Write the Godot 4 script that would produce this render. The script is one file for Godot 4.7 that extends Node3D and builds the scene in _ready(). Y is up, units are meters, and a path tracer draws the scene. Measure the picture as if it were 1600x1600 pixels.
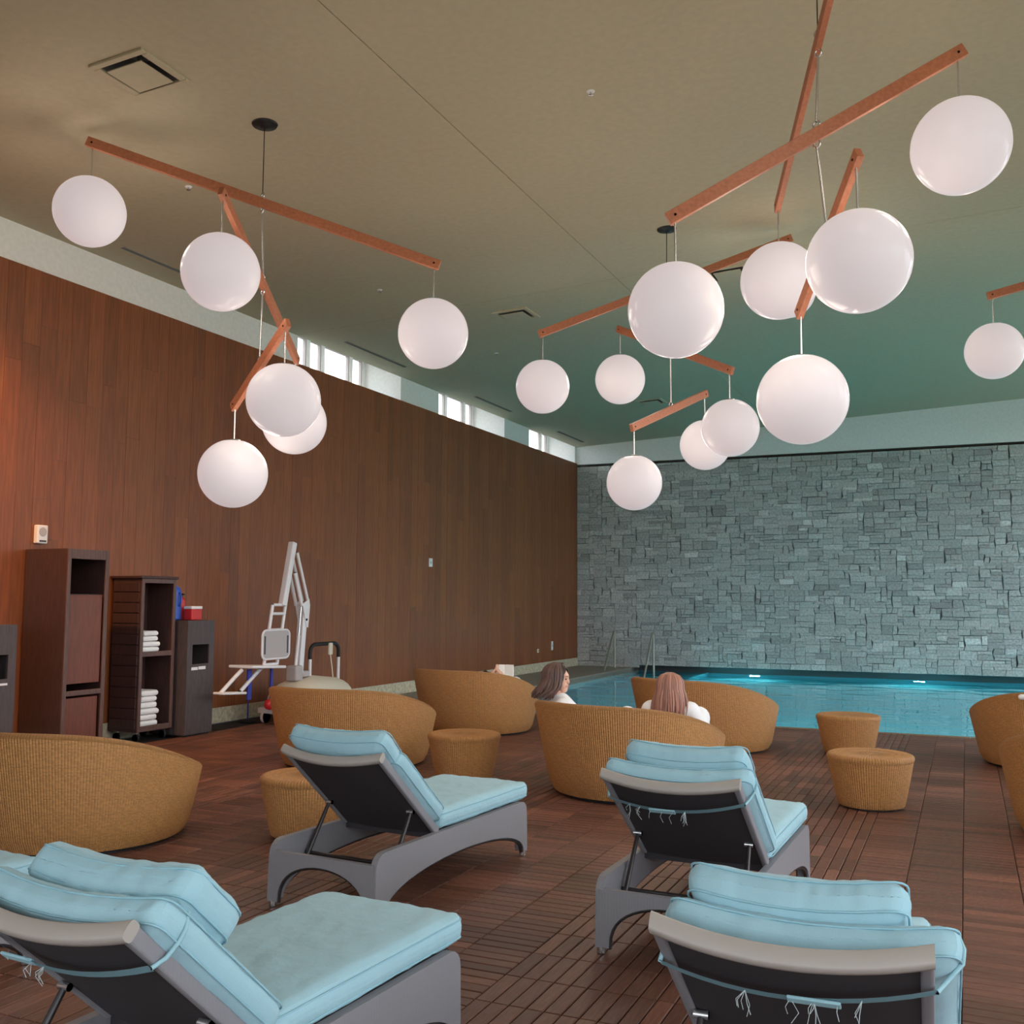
extends Node3D
# A hotel pool hall: wood wall, stone wall, globe mobiles, loungers. Units are metres, y is up, the pool lies towards -z.

var counts := {}
var rng := RandomNumberGenerator.new()
var M := {}

# ---------------------------------------------------------------- mesh building
class MB:
	var v := PackedVector3Array()
	var n := PackedVector3Array()
	var uv := PackedVector2Array()
	var col := PackedColorArray()
	var ix := PackedInt32Array()
	var c := Color.WHITE
	var xf := Transform3D.IDENTITY

	func vert(p: Vector3, nn: Vector3, t := Vector2.ZERO) -> int:
		v.append(xf * p)
		n.append((xf.basis * nn).normalized())
		uv.append(t)
		col.append(c)
		return v.size() - 1

	func tri(a: Vector3, b: Vector3, d: Vector3) -> void:
		var nn := (b - a).cross(d - a).normalized()
		var i := vert(a, nn, Vector2(a.x + a.z, a.y))
		vert(b, nn, Vector2(b.x + b.z, b.y))
		vert(d, nn, Vector2(d.x + d.z, d.y))
		ix.append_array(PackedInt32Array([i, i + 2, i + 1]))

	# corners counter-clockwise as seen from outside
	func quad(a: Vector3, b: Vector3, d: Vector3, e: Vector3) -> void:
		var nn := (b - a).cross(d - a)
		if nn.length() < 1e-12:
			nn = (d - a).cross(e - a)
		nn = nn.normalized()
		var i := vert(a, nn, Vector2(0, 0))
		vert(b, nn, Vector2(1, 0))
		vert(d, nn, Vector2(1, 1))
		vert(e, nn, Vector2(0, 1))
		ix.append_array(PackedInt32Array([i, i + 2, i + 1, i, i + 3, i + 2]))

	func box(ctr: Vector3, size: Vector3, b := Basis.IDENTITY) -> void:
		var h := size / 2.0
		var q := func(x, y, z): return ctr + b * Vector3(x * h.x, y * h.y, z * h.z)
		quad(q.call(-1, -1, 1), q.call(1, -1, 1), q.call(1, 1, 1), q.call(-1, 1, 1))
		quad(q.call(1, -1, -1), q.call(-1, -1, -1), q.call(-1, 1, -1), q.call(1, 1, -1))
		quad(q.call(1, -1, 1), q.call(1, -1, -1), q.call(1, 1, -1), q.call(1, 1, 1))
		quad(q.call(-1, -1, -1), q.call(-1, -1, 1), q.call(-1, 1, 1), q.call(-1, 1, -1))
		quad(q.call(-1, 1, 1), q.call(1, 1, 1), q.call(1, 1, -1), q.call(-1, 1, -1))
		quad(q.call(-1, -1, -1), q.call(1, -1, -1), q.call(1, -1, 1), q.call(-1, -1, 1))

	func box2(lo: Vector3, hi: Vector3) -> void:
		box((lo + hi) / 2.0, hi - lo)

	# rows of points, row index is v, column index is u; outside is du x dv
	func grid(rows: Array, wrap := false, flip := false, ts := Vector2.ONE) -> void:
		var nr := rows.size()
		var nc: int = rows[0].size()
		var base := v.size()
		for i in nr:
			for j in nc:
				var p: Vector3 = rows[i][j]
				var jl := j - 1
				var jr := j + 1
				if wrap:
					if jl < 0: jl = nc - 2
					if jr > nc - 1: jr = 1
				else:
					jl = maxi(jl, 0)
					jr = mini(jr, nc - 1)
				var du: Vector3 = rows[i][jr] - rows[i][jl]
				var dv: Vector3 = rows[mini(i + 1, nr - 1)][j] - rows[maxi(i - 1, 0)][j]
				var nn := du.cross(dv)
				if nn.length_squared() < 1e-16:
					var i2 := mini(i + 1, nr - 1) if i == 0 else maxi(i - 1, 0)
					du = rows[i2][jr] - rows[i2][jl]
					nn = du.cross(dv)
				if nn.length_squared() < 1e-18:
					nn = Vector3.UP
				vert(p, (-nn if flip else nn).normalized(), Vector2(float(j) / (nc - 1) * ts.x, float(i) / (nr - 1) * ts.y))
		for i in nr - 1:
			for j in nc - 1:
				var a := base + i * nc + j
				var b := a + 1
				var d := a + nc + 1
				var e := a + nc
				if flip:
					ix.append_array(PackedInt32Array([a, b, d, a, d, e]))
				else:
					ix.append_array(PackedInt32Array([a, d, b, a, e, d]))

	func lathe(prof: Array, segs := 32, ts := Vector2.ONE, ctr := Vector3.ZERO) -> void:
		var rows := []
		for p in prof:
			var r := PackedVector3Array()
			for j in segs + 1:
				var a := TAU * j / segs
				r.append(ctr + Vector3(p.x * sin(a), p.y, p.x * cos(a)))
			rows.append(r)
		grid(rows, true, false, ts)

	func tube(path: Array, radius, sides := 8, caps := true) -> void:
		var np := path.size()
		var t0: Vector3 = (path[1] - path[0]).normalized()
		var ref := Vector3.UP if absf(t0.y) < 0.9 else Vector3.RIGHT
		var side := t0.cross(ref).normalized()
		var rows := []
		for i in np:
			var t: Vector3 = (path[mini(i + 1, np - 1)] - path[maxi(i - 1, 0)]).normalized()
			side = (side - t * side.dot(t)).normalized()
			var up := side.cross(t)
			var r: float = radius[i] if radius is Array else radius
			var row := PackedVector3Array()
			for j in sides + 1:
				var a := TAU * j / sides
				row.append(path[i] + (side * cos(a) + up * sin(a)) * r)
			rows.append(row)
		grid(rows, true, true)
		if caps:
			for e in [0, np - 1]:
				var t: Vector3 = (path[1] - path[0]).normalized() if e == 0 else (path[np - 1] - path[np - 2]).normalized()
				var nn := -t if e == 0 else t
				var i0 := vert(path[e], nn)
				for j in sides + 1:
					vert(rows[e][j], nn)
				for j in sides:
					var a := i0 + 1 + j
					if e == 0:
						ix.append_array(PackedInt32Array([i0, a, a + 1]))
					else:
						ix.append_array(PackedInt32Array([i0, a + 1, a]))

	# polygon in x,y pushed along z, centred on z = 0
	func extrude(poly: PackedVector2Array, depth: float) -> void:
		var pl := poly.duplicate()
		if Geometry2D.is_polygon_clockwise(pl):
			pl.reverse()
		var t := Geometry2D.triangulate_polygon(pl)
		var h := depth / 2.0
		for k in range(0, t.size(), 3):
			var a := pl[t[k]]
			var b := pl[t[k + 1]]
			var d := pl[t[k + 2]]
			if (b - a).cross(d - a) < 0:
				var s := b
				b = d
				d = s
			tri(Vector3(a.x, a.y, h), Vector3(b.x, b.y, h), Vector3(d.x, d.y, h))
			tri(Vector3(a.x, a.y, -h), Vector3(d.x, d.y, -h), Vector3(b.x, b.y, -h))
		for k in pl.size():
			var a := pl[k]
			var b := pl[(k + 1) % pl.size()]
			quad(Vector3(a.x, a.y, -h), Vector3(b.x, b.y, -h), Vector3(b.x, b.y, h), Vector3(a.x, a.y, h))

	func steps(h: float, r: float, k: int) -> PackedFloat32Array:
		var out := PackedFloat32Array()
		var i := h - r
		for a in [1.0, 0.4142]:
			out.append(-i - r * a)
		for j in k + 1:
			out.append(-i + 2.0 * i * j / k)
		for a in [0.4142, 1.0]:
			out.append(i + r * a)
		return out

	# box with round edges; shape() may bend the points
	func rbox(size: Vector3, r: float, k := 1, shape = null, ts := Vector2.ONE) -> void:
		var h := size / 2.0
		for axis in 3:
			for sgn in [-1.0, 1.0]:
				var a := (axis + 1) % 3
				var b := (axis + 2) % 3
				var la := steps(h[a], r, k)
				var lb := steps(h[b], r, k)
				var rows := []
				for y in lb:
					var row := PackedVector3Array()
					for x in la:
						var p := Vector3.ZERO
						p[axis] = sgn * h[axis]
						p[a] = x
						p[b] = y
						var inner := p.clamp(-(h - Vector3.ONE * r), h - Vector3.ONE * r)
						var d := p - inner
						var q := inner + (d.normalized() * r if d.length() > 1e-9 else Vector3.ZERO)
						row.append(shape.call(q) if shape != null else q)
					rows.append(row)
				grid(rows, false, sgn < 0, ts)

	func mesh() -> ArrayMesh:
		var arr := []
		arr.resize(Mesh.ARRAY_MAX)
		arr[Mesh.ARRAY_VERTEX] = v
		arr[Mesh.ARRAY_NORMAL] = n
		arr[Mesh.ARRAY_TEX_UV] = uv
		arr[Mesh.ARRAY_COLOR] = col
		arr[Mesh.ARRAY_INDEX] = ix
		var m := ArrayMesh.new()
		m.add_surface_from_arrays(Mesh.PRIMITIVE_TRIANGLES, arr)
		return m

# ---------------------------------------------------------------- objects
func numbered(called: String, parent: Node) -> String:
	var key := "%d/%s" % [parent.get_instance_id(), called]
	var k: int = counts.get(key, 0)
	counts[key] = k + 1
	return called if k == 0 else "%s_%03d" % [called, k]

func put(mesh: Mesh, called: String, mat: Material, parent: Node = self) -> MeshInstance3D:
	var o := MeshInstance3D.new()
	o.mesh = mesh
	o.material_override = mat
	o.name = numbered(called, parent)
	parent.add_child(o)
	return o

func part(mb: MB, called: String, mat: Material, parent: Node = self) -> MeshInstance3D:
	return put(mb.mesh(), called, mat, parent)

func tag(o: Node, label: String, category: String, group := "") -> Node:
	o.set_meta("label", label)
	o.set_meta("category", category)
	if group != "":
		o.set_meta("group", group)
	return o

func thing(called: String, label: String, category: String, at := Vector3.ZERO, turn := 0.0, group := "") -> Node3D:
	var o := Node3D.new()
	o.name = numbered(called, self)
	add_child(o)
	o.position = at
	o.rotation.y = turn
	tag(o, label, category, group)
	return o

func setting(called: String) -> Node3D:
	var o := Node3D.new()
	o.name = called
	add_child(o)
	o.set_meta("kind", "structure")
	return o

func one(f: Callable) -> MB:
	var m := MB.new()
	f.call(m)
	return m

func bx(lo: Vector3, hi: Vector3) -> MB:
	var m := MB.new()
	m.box2(lo, hi)
	return m

func rb(ctr: Vector3, size: Vector3, r: float, b := Basis.IDENTITY) -> MB:
	var m := MB.new()
	m.xf = Transform3D(b, ctr)
	m.rbox(size, r)
	return m

func tb(path: Array, r, sides := 8) -> MB:
	var m := MB.new()
	m.tube(path, r, sides)
	return m

func arc(ctr: Vector3, ax: Vector3, ay: Vector3, a0: float, a1: float, k: int) -> Array:
	var out := []
	for i in k + 1:
		var a := lerpf(a0, a1, float(i) / k)
		out.append(ctr + ax * cos(a) + ay * sin(a))
	return out

# ---------------------------------------------------------------- materials
func mat(called: String, c: Color, rough := 0.7, metal := 0.0) -> StandardMaterial3D:
	var m := StandardMaterial3D.new()
	m.resource_name = called
	m.albedo_color = c
	m.roughness = rough
	m.metallic = metal
	M[called] = m
	return m

func rgb(r: float, g: float, b: float) -> Color:
	return Color(r / 255.0, g / 255.0, b / 255.0)

func noise_tex(freq: float, lo: Color, hi: Color, seed_ := 1, size := 512, oct := 4) -> NoiseTexture2D:
	var f := FastNoiseLite.new()
	f.seed = seed_
	f.frequency = freq
	f.fractal_octaves = oct
	var t := NoiseTexture2D.new()
	t.width = size
	t.height = size
	t.seamless = true
	t.noise = f
	var g := Gradient.new()
	g.set_color(0, lo)
	g.set_color(1, hi)
	t.color_ramp = g
	return t

func grainy(m: StandardMaterial3D, tex: Texture2D, scale: Vector3, bump: Texture2D = null, bump_cm := 0.0) -> StandardMaterial3D:
	m.albedo_texture = tex
	m.uv1_triplanar = true
	m.uv1_world_triplanar = true
	m.uv1_scale = scale
	if bump:
		m.heightmap_enabled = true
		m.heightmap_texture = bump
		m.heightmap_scale = bump_cm
	return m

func weave_tex() -> Array:
	var s := 128
	var im := Image.create(s, s, false, Image.FORMAT_RGB8)
	var hm := Image.create(s, s, false, Image.FORMAT_RGB8)
	var r := RandomNumberGenerator.new()
	r.seed = 5
	var tone := []
	for k in 64:
		tone.append(r.randf_range(0.86, 1.0))
	for y in s:
		for x in s:
			var cx := x / 16          # upright rib
			var cy := y / 8           # thin strand over and under
			var over := (cx + cy) % 2 == 0
			var fx := fmod(x, 16.0) / 16.0 - 0.5
			var fy := fmod(y, 8.0) / 8.0 - 0.5
			var rib := 0.5 + 0.5 * cos(fx * TAU)
			var h := 0.25 * (1.0 - 4.0 * fy * fy) + 0.75 * pow(rib, 0.7) * (1.0 if over else 0.86)
			h = clampf(h, 0.0, 1.0)
			var t: float = tone[(cy * 3 + cx * 5) % 64]
			im.set_pixel(x, y, Color(t, t * 0.985, t * 0.96))
			hm.set_pixel(x, y, Color(h, h, h))
	return [ImageTexture.create_from_image(im), ImageTexture.create_from_image(hm)]

func materials() -> void:
	var wood_n := noise_tex(0.02, Color(0.80, 0.80, 0.80), Color(1, 1, 1), 3, 512, 5)
	for k in 6:
		var base := rgb(146, 82, 44)
		var f: float = [0.93, 0.97, 1.0, 1.02, 0.98, 1.05][k]
		var w := mat("wall_wood_%d" % k, Color(base.r * f, base.g * f * [1.0, 0.99, 1.0, 1.01, 0.98, 1.01][k], base.b * f), 0.5)
		grainy(w, wood_n, Vector3(2.3, 0.16, 2.3))
		w.uv1_offset = Vector3(0.13 * k, 0.37 * k, 0.29 * k)
	var deck_n := noise_tex(0.03, Color(0.72, 0.70, 0.68), Color(1, 1, 1), 8, 512, 5)
	for k in 5:
		var f: float = [0.82, 0.92, 1.0, 1.1, 1.22][k]
		for d in 2:
			var w := mat("deck_%d_%d" % [d, k], Color(0.485 * f, 0.325 * f, 0.265 * f), 0.46)
			grainy(w, deck_n, Vector3(5, 2, 0.5) if d == 0 else Vector3(0.5, 2, 5))
	var dk := mat("deck_rest", Color.WHITE, 0.46)
	dk.vertex_color_use_as_albedo = true
	grainy(dk, deck_n, Vector3(2, 2, 2))
	mat("deck_under", rgb(40, 28, 24), 0.9)
	var stone_n := noise_tex(0.03, Color(0.74, 0.74, 0.74), Color(1, 1, 1), 11, 512, 5)
	for k in 8:
		var f: float = [0.84, 0.90, 0.94, 0.97, 1.0, 1.03, 1.08, 1.18][k]
		var w := mat("stone_%d" % k, Color(0.82 * f, 0.815 * f, 0.80 * f), 0.85)
		grainy(w, stone_n, Vector3(1.1, 1.1, 1.1), stone_n, 1.5)
	var sr := mat("stone_rest", Color.WHITE, 0.85)
	sr.vertex_color_use_as_albedo = true
	grainy(sr, stone_n, Vector3(1.1, 1.1, 1.1), stone_n, 1.5)
	mat("mortar", rgb(96, 99, 100), 0.95)
	var pl := noise_tex(0.05, Color(0.95, 0.95, 0.95), Color(1, 1, 1), 21)
	grainy(mat("ceiling_paint", rgb(184, 174, 148), 0.8), pl, Vector3(0.4, 0.4, 0.4))
	grainy(mat("white_paint", rgb(238, 238, 236), 0.8), pl, Vector3(0.5, 0.5, 0.5))
	grainy(mat("cream_wall", rgb(205, 190, 165), 0.8), pl, Vector3(0.5, 0.5, 0.5))
	grainy(mat("base_stone", rgb(218, 206, 178), 0.75), stone_n, Vector3(0.8, 0.8, 0.8))
	grainy(mat("grey_paving", rgb(172, 165, 150), 0.8), stone_n, Vector3(0.8, 0.8, 0.8))
	grainy(mat("coping_stone", rgb(150, 124, 96), 0.7), stone_n, Vector3(1.5, 1.5, 1.5))
	var lens := mat("downlight_lens", rgb(255, 240, 210), 0.4)
	lens.emission_enabled = true
	lens.emission = Color(1.0, 0.85, 0.6)
	lens.emission_energy_multiplier = 3.0
	mat("sheet_metal", rgb(132, 132, 132), 0.6, 0.2)
	mat("pool_plaster", rgb(105, 205, 220), 0.6)
	var wt := mat("water", Color(0.62, 0.95, 1.0, 0.0), 0.02)
	wt.transparency = BaseMaterial3D.TRANSPARENCY_ALPHA
	wt.refraction_enabled = true
	wt.refraction_scale = 0.033
	var pg := mat("pool_lamp_glass", rgb(240, 255, 255), 0.3)
	pg.emission_enabled = true
	pg.emission = Color(0.8, 1.0, 1.0)
	pg.emission_energy_multiplier = 8.0
	var wv := weave_tex()
	var wk := mat("wicker", rgb(205, 148, 88), 0.55)
	wk.albedo_texture = wv[0]
	wk.heightmap_enabled = true
	wk.heightmap_texture = wv[1]
	wk.heightmap_scale = 0.7
	var gw := mat("grey_weave", rgb(134, 131, 134), 0.5)
	gw.uv1_triplanar = true
	gw.uv1_scale = Vector3(9, 9, 9)
	gw.heightmap_enabled = true
	gw.heightmap_texture = wv[1]
	gw.heightmap_scale = 0.05
	mat("rail_weave", rgb(166, 157, 148), 0.45)
	mat("sling", rgb(50, 45, 47), 0.8)
	mat("bar_metal", rgb(70, 66, 66), 0.35, 0.6)
	mat("steel", rgb(200, 200, 200), 0.25, 0.9)
	mat("rail_metal", rgb(168, 166, 154), 0.42, 0.6)
	mat("dark_metal", rgb(45, 45, 47), 0.4, 0.5)
	var fb := noise_tex(0.25, Color(0.9, 0.9, 0.9), Color(1, 1, 1), 31, 512, 2)
	var cu := mat("blue_fabric", rgb(164, 202, 212), 0.9)
	cu.albedo_texture = fb
	cu.uv1_triplanar = true
	cu.uv1_scale = Vector3(3, 3, 3)
	cu.rim_enabled = true
	cu.rim = 0.4
	cu.rim_tint = 0.5
	var wr := noise_tex(0.012, Color(0, 0, 0), Color(1, 1, 1), 32, 512, 3)
	cu.heightmap_enabled = true
	cu.heightmap_texture = wr
	cu.heightmap_scale = 0.12
	mat("blue_piping", rgb(146, 188, 200), 0.9)
	mat("tie_cloth", rgb(150, 188, 196), 0.9)
	mat("frayed_thread", rgb(190, 200, 198), 0.9)
	var cedar := mat("cedar", rgb(186, 114, 80), 0.5)
	grainy(cedar, wood_n, Vector3(3, 3, 3))
	var gl := mat("opal_glass_lamp", rgb(172, 168, 168), 0.16)
	gl.metallic_specular = 0.22
	gl.emission_enabled = true
	gl.emission = Color(0.96, 0.90, 0.91)
	gl.emission_energy_multiplier = GLOW
	grainy(mat("dark_cabinet", rgb(76, 50, 46), 0.55), wood_n, Vector3(3, 0.4, 3))
	grainy(mat("cabinet_edge", rgb(104, 74, 66), 0.5), wood_n, Vector3(3, 0.4, 3))
	grainy(mat("red_brown_door", rgb(122, 66, 48), 0.5), wood_n, Vector3(3, 0.3, 3))
	grainy(mat("grey_cabinet", rgb(84, 72, 72), 0.6), wood_n, Vector3(3, 0.4, 3))
	mat("towel", rgb(238, 236, 234), 0.95)
	mat("white_plastic", rgb(226, 222, 224), 0.45)
	mat("lift_grey", rgb(176, 166, 164), 0.55)
	mat("lift_cream", rgb(214, 204, 184), 0.6)
	mat("blue_plastic", rgb(52, 92, 190), 0.4)
	mat("strap_blue", rgb(50, 60, 150), 0.7)
	mat("red_plastic", rgb(196, 40, 40), 0.45)
	mat("black_rubber", rgb(28, 26, 27), 0.7)
	mat("skin", rgb(222, 172, 148), 0.6)
	mat("robe_white", rgb(240, 238, 238), 0.95)
	mat("paper", rgb(240, 238, 232), 0.8)
	mat("cushion_tan", rgb(190, 160, 120), 0.9)
	mat("print_dark", rgb(70, 70, 76), 0.8)
	mat("lip", rgb(186, 110, 100), 0.5)
	mat("eye_dark", rgb(40, 30, 28), 0.3)
	var pane := mat("window_glass", Color(0.9, 0.96, 1.0, 0.06), 0.02)
	pane.transparency = BaseMaterial3D.TRANSPARENCY_ALPHA
	var tint := mat("tinted_glass", Color(0.10, 0.12, 0.13, 0.10), 0.02)
	tint.transparency = BaseMaterial3D.TRANSPARENCY_ALPHA

# ---------------------------------------------------------------- the room
const GLOW := 0.50
const WALL_X := -8.685
const STONE_Z := -23.35
const BACK_Z := 5.5
const RIGHT_X := 5.2
const POOL_Z := -13.12
const POOL_X := -7.3
const WATER_Y := -0.10

func ceil_y(x: float) -> float:
	return 5.37 + 0.0455 * (x + 8.7)

const DIFFUSERS := [[Vector2(-5.57, -5.53), "square ceiling air diffuser above the left globe mobile"], [Vector2(-5.57, -12.55), "square ceiling air diffuser between the two seams, mid-ceiling"], [Vector2(-5.57, -19.2), "small far square air diffuser on the green-tinged ceiling"], [Vector2(-2.57, -12.35), "square air diffuser half hidden behind the globes at right"], [Vector2(-2.57, -5.6), "square air diffuser cut by the top edge of the picture"]]
const SLOTS := [[-8.1, -9.9, "dark slot vent in the ceiling behind the left globes"], [-12.485, -14.244, "dark slot vent beside the first clerestory window"], [-16.865, -18.509, "dark slot vent beside the second clerestory window"], [-21.1, -22.75, "dark slot vent beside the farthest clerestory window"]]

func openings() -> Array:
	var out := []
	for d in DIFFUSERS:
		out.append([d[0].x - 0.205, d[0].x + 0.205, d[0].y - 0.205, d[0].y + 0.205])
	for d in SLOTS:
		out.append([-8.34, -8.28, d[1], d[0]])
	return out

# open-bottomed sheet metal box above an opening, walls facing inwards
func duct(hx: float, hz: float, h: float) -> MB:
	var m := MB.new()
	m.box2(Vector3(-hx - 0.01, -0.002, -hz - 0.01), Vector3(-hx, h, hz + 0.01))
	m.box2(Vector3(hx, -0.002, -hz - 0.01), Vector3(hx + 0.01, h, hz + 0.01))
	m.box2(Vector3(-hx, -0.002, -hz - 0.01), Vector3(hx, h, -hz))
	m.box2(Vector3(-hx, -0.002, hz), Vector3(hx, h, hz + 0.01))
	m.box2(Vector3(-hx, h - 0.01, -hz), Vector3(hx, h, hz))
	return m

func room() -> void:
	# ceiling: four painted fields with fine joints between them
	var ce := setting("ceiling")
	var xs := [[-8.72, -3.873], [-3.865, RIGHT_X + 0.3]]
	var zs := [[BACK_Z + 0.3, -11.822], [-11.830, STONE_Z - 0.3]]
	for a in xs:
		for b in zs:
			var m := MB.new()
			var q := func(x, dy, z): return Vector3(x, ceil_y(x) + dy, z)
			var x0: float = a[0]
			var x1: float = a[1]
			var z0: float = b[0]
			var z1: float = b[1]
			var cx := [x0, x1]
			var cz := [z1, z0]
			var mine := []
			for o in openings():
				if o[0] > x0 and o[1] < x1 and o[2] > z1 and o[3] < z0:
					mine.append(o)
					cx.append_array([o[0], o[1]])
					cz.append_array([o[2], o[3]])
			cx.sort()
			cz.sort()
			for i in cx.size() - 1:
				for k in cz.size() - 1:
					var mid := Vector2((cx[i] + cx[i + 1]) / 2, (cz[k] + cz[k + 1]) / 2)
					if cx[i + 1] - cx[i] < 1e-6 or cz[k + 1] - cz[k] < 1e-6 or mine.any(func(o): return mid.x > o[0] and mid.x < o[1] and mid.y > o[2] and mid.y < o[3]):
						continue
					m.quad(q.call(cx[i], 0, cz[k]), q.call(cx[i + 1], 0, cz[k]), q.call(cx[i + 1], 0, cz[k + 1]), q.call(cx[i], 0, cz[k + 1]))
			m.quad(q.call(x0, 0.3, z0), q.call(x1, 0.3, z0), q.call(x1, 0.3, z1), q.call(x0, 0.3, z1))
			m.quad(q.call(x0, 0, z0), q.call(x1, 0, z0), q.call(x1, 0.3, z0), q.call(x0, 0.3, z0))
			m.quad(q.call(x1, 0, z1), q.call(x0, 0, z1), q.call(x0, 0.3, z1), q.call(x1, 0.3, z1))
			m.quad(q.call(x1, 0, z0), q.call(x1, 0, z1), q.call(x1, 0.3, z1), q.call(x1, 0.3, z0))
			m.quad(q.call(x0, 0, z1), q.call(x0, 0, z0), q.call(x0, 0.3, z0), q.call(x0, 0.3, z1))
			part(m, "ceiling_field", M.ceiling_paint, ce)
	var back := MB.new()
	var c0 := Vector3(-9.8, ceil_y(-9.8) + 0.5, BACK_Z + 0.3)
	back.box2(Vector3(-8.72, 6.35, STONE_Z - 0.5), Vector3(RIGHT_X + 0.4, 6.5, BACK_Z + 0.4))
	part(back, "roof_slab", M.mortar, ce)
	var rim := MB.new()
	for b in [[-8.74, -8.70]]:
		rim.box2(Vector3(b[0], 5.40, STONE_Z - 0.3), Vector3(b[1] + 0.02, 6.4, BACK_Z + 0.3))
	part(rim, "roof_edge", M.mortar, ce)

	# left wall: core, upright wood boards, white clerestory band with three deep window pockets
	var wl := setting("wall_left")
	part(bx(Vector3(-9.55, -0.3, STONE_Z - 0.3), Vector3(WALL_X - 0.014, 4.935, BACK_Z + 0.3)), "core", M.mortar, wl)
	var unit := bx(Vector3(-0.5, -0.5, -0.5), Vector3(0.5, 0.5, 0.5)).mesh()
	rng.seed = 77
	var z := 2.0
	while z > STONE_Z + 0.02:
		var w := rng.randf_range(0.17, 0.27)
		if z - w < STONE_Z + 0.1:
			w = z - STONE_Z
		var cuts := [0.19, 4.955]
		if rng.randf() < 0.8:
			cuts.insert(1, rng.randf_range(0.9, 2.6))
		if rng.randf() < 0.8:
			cuts.insert(cuts.size() - 1, rng.randf_range(3.0, 4.4))
		for k in cuts.size() - 1:
			var lo: float = cuts[k]
			var hi: float = cuts[k + 1]
			var o := put(unit, "board", M["wall_wood_%d" % rng.randi_range(0, 5)], wl)
			o.position = Vector3(WALL_X - 0.008 + rng.randf_range(-0.001, 0.001), (lo + hi) / 2, z - w / 2)
			o.scale = Vector3(0.016, hi - lo - 0.002, w - 0.0025)
		z -= w
	var ww := MB.new()
	ww.box2(Vector3(WALL_X - 0.016, 0.0, 2.0), Vector3(WALL_X, 4.955, BACK_Z + 0.05))
	part(ww, "panelling", M.wall_wood_2, wl)
	var pockets := [[-11.85, -14.79], [-16.16, -19.07], [-20.38, -23.27]]
	var edges := [BACK_Z + 0.3]
	for p in pockets:
		edges.append(p[0])
		edges.append(p[1])
	edges.append(STONE_Z - 0.3)
	for k in range(0, edges.size(), 2):
		part(bx(Vector3(-9.55, 4.93, edges[k + 1]), Vector3(-8.715, 5.8, edges[k])), "white_pier", M.white_paint, wl)
	for k in pockets.size():
		var z0: float = pockets[k][0]
		var z1: float = pockets[k][1]
		var hd := MB.new()
		var yf := ceil_y(-8.715) + 0.03
		var a := Vector3(-8.70, yf, z0)
		var b := Vector3(-9.56, 5.77, z0)
		var c := Vector3(-9.56, 6.0, z0)
		var d := Vector3(-8.70, 6.0, z0)
		var dz := Vector3(0, 0, z1 - z0)
		hd.quad(a, a + dz, b + dz, b)
		hd.quad(b, b + dz, c + dz, c)
		hd.quad(c, c + dz, d + dz, d)
		hd.quad(d, d + dz, a + dz, a)
		part(hd, "sloping_head", M.white_paint, wl)
		part(bx(Vector3(-9.55, 4.93, z1), Vector3(-8.72, 4.945, z0)), "sill", M.white_paint, wl)
		window_unit("window_%d" % (k + 1), z0, z1)
	# low stone skirting
	var bl := setting("baseboard_left")
	var zb := 1.0
	while zb > STONE_Z:
		var z2 := maxf(zb - 1.2, STONE_Z)
		part(bx(Vector3(WALL_X - 0.01, 0.0, z2 + 0.002), Vector3(WALL_X + 0.012, 0.19, zb - 0.002)), "stone_strip", M.base_stone, bl)
		zb = z2

	# far wall: white band above, stone facing below, slot above the water
	var wf := setting("wall_far")
	part(bx(Vector3(-9.6, 0.045, STONE_Z - 1.0), Vector3(RIGHT_X + 0.3, 6.5, STONE_Z - 0.62)), "core", M.mortar, wf)
	part(bx(Vector3(-8.72, 0.045, STONE_Z - 0.62), Vector3(RIGHT_X, 4.86, STONE_Z - 0.045)), "backing", M.mortar, wf)
	part(bx(Vector3(-8.72, 0.0, STONE_Z - 0.62), Vector3(-7.12, 0.05, STONE_Z - 0.045)), "backing_foot", M.mortar, wf)
	part(bx(Vector3(-9.5, 4.925, STONE_Z - 0.62), Vector3(RIGHT_X, 6.45, STONE_Z - 0.02)), "white_band", M.white_paint, wf)
	stones(wf)

	# right wall with tall windows to the garden side, back wall behind the camera
	var wr := setting("wall_right")
	var holes := []
	var zz := 4.6
	while zz > -22.0:
		holes.append([zz - 3.4, zz])
		zz -= 4.2
	var zprev := BACK_Z + 0.3
	for h in holes:
		part(bx(Vector3(RIGHT_X, -0.1, h[1]), Vector3(RIGHT_X + 0.3, 6.5, zprev)), "pier", M.cream_wall, wr)
		part(bx(Vector3(RIGHT_X, -0.1, h[0]), Vector3(RIGHT_X + 0.3, 0.35, h[1])), "parapet", M.cream_wall, wr)
		part(bx(Vector3(RIGHT_X, 5.45, h[0]), Vector3(RIGHT_X + 0.3, 6.5, h[1])), "lintel", M.cream_wall, wr)
		zprev = h[0]
	part(bx(Vector3(RIGHT_X, -0.1, STONE_Z - 0.5), Vector3(RIGHT_X + 0.3, 6.5, zprev)), "pier", M.cream_wall, wr)
	for k in holes.size():
		var wn := setting("window_%d" % (k + 4))
		var h0: float = holes[k][0]
		var h1: float = holes[k][1]
		var fr := MB.new()
		for zc in [h0 + 0.04, (h0 + h1) / 2, h1 - 0.04]:
			fr.box2(Vector3(RIGHT_X + 0.1, 0.35, zc - 0.04), Vector3(RIGHT_X + 0.2, 5.45, zc + 0.04))
		for yc in [0.39, 2.9, 5.41]:
			fr.box2(Vector3(RIGHT_X + 0.11, yc - 0.04, h0), Vector3(RIGHT_X + 0.19, yc + 0.04, h1))
		part(fr, "window_frame", M.white_paint, wn)
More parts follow.
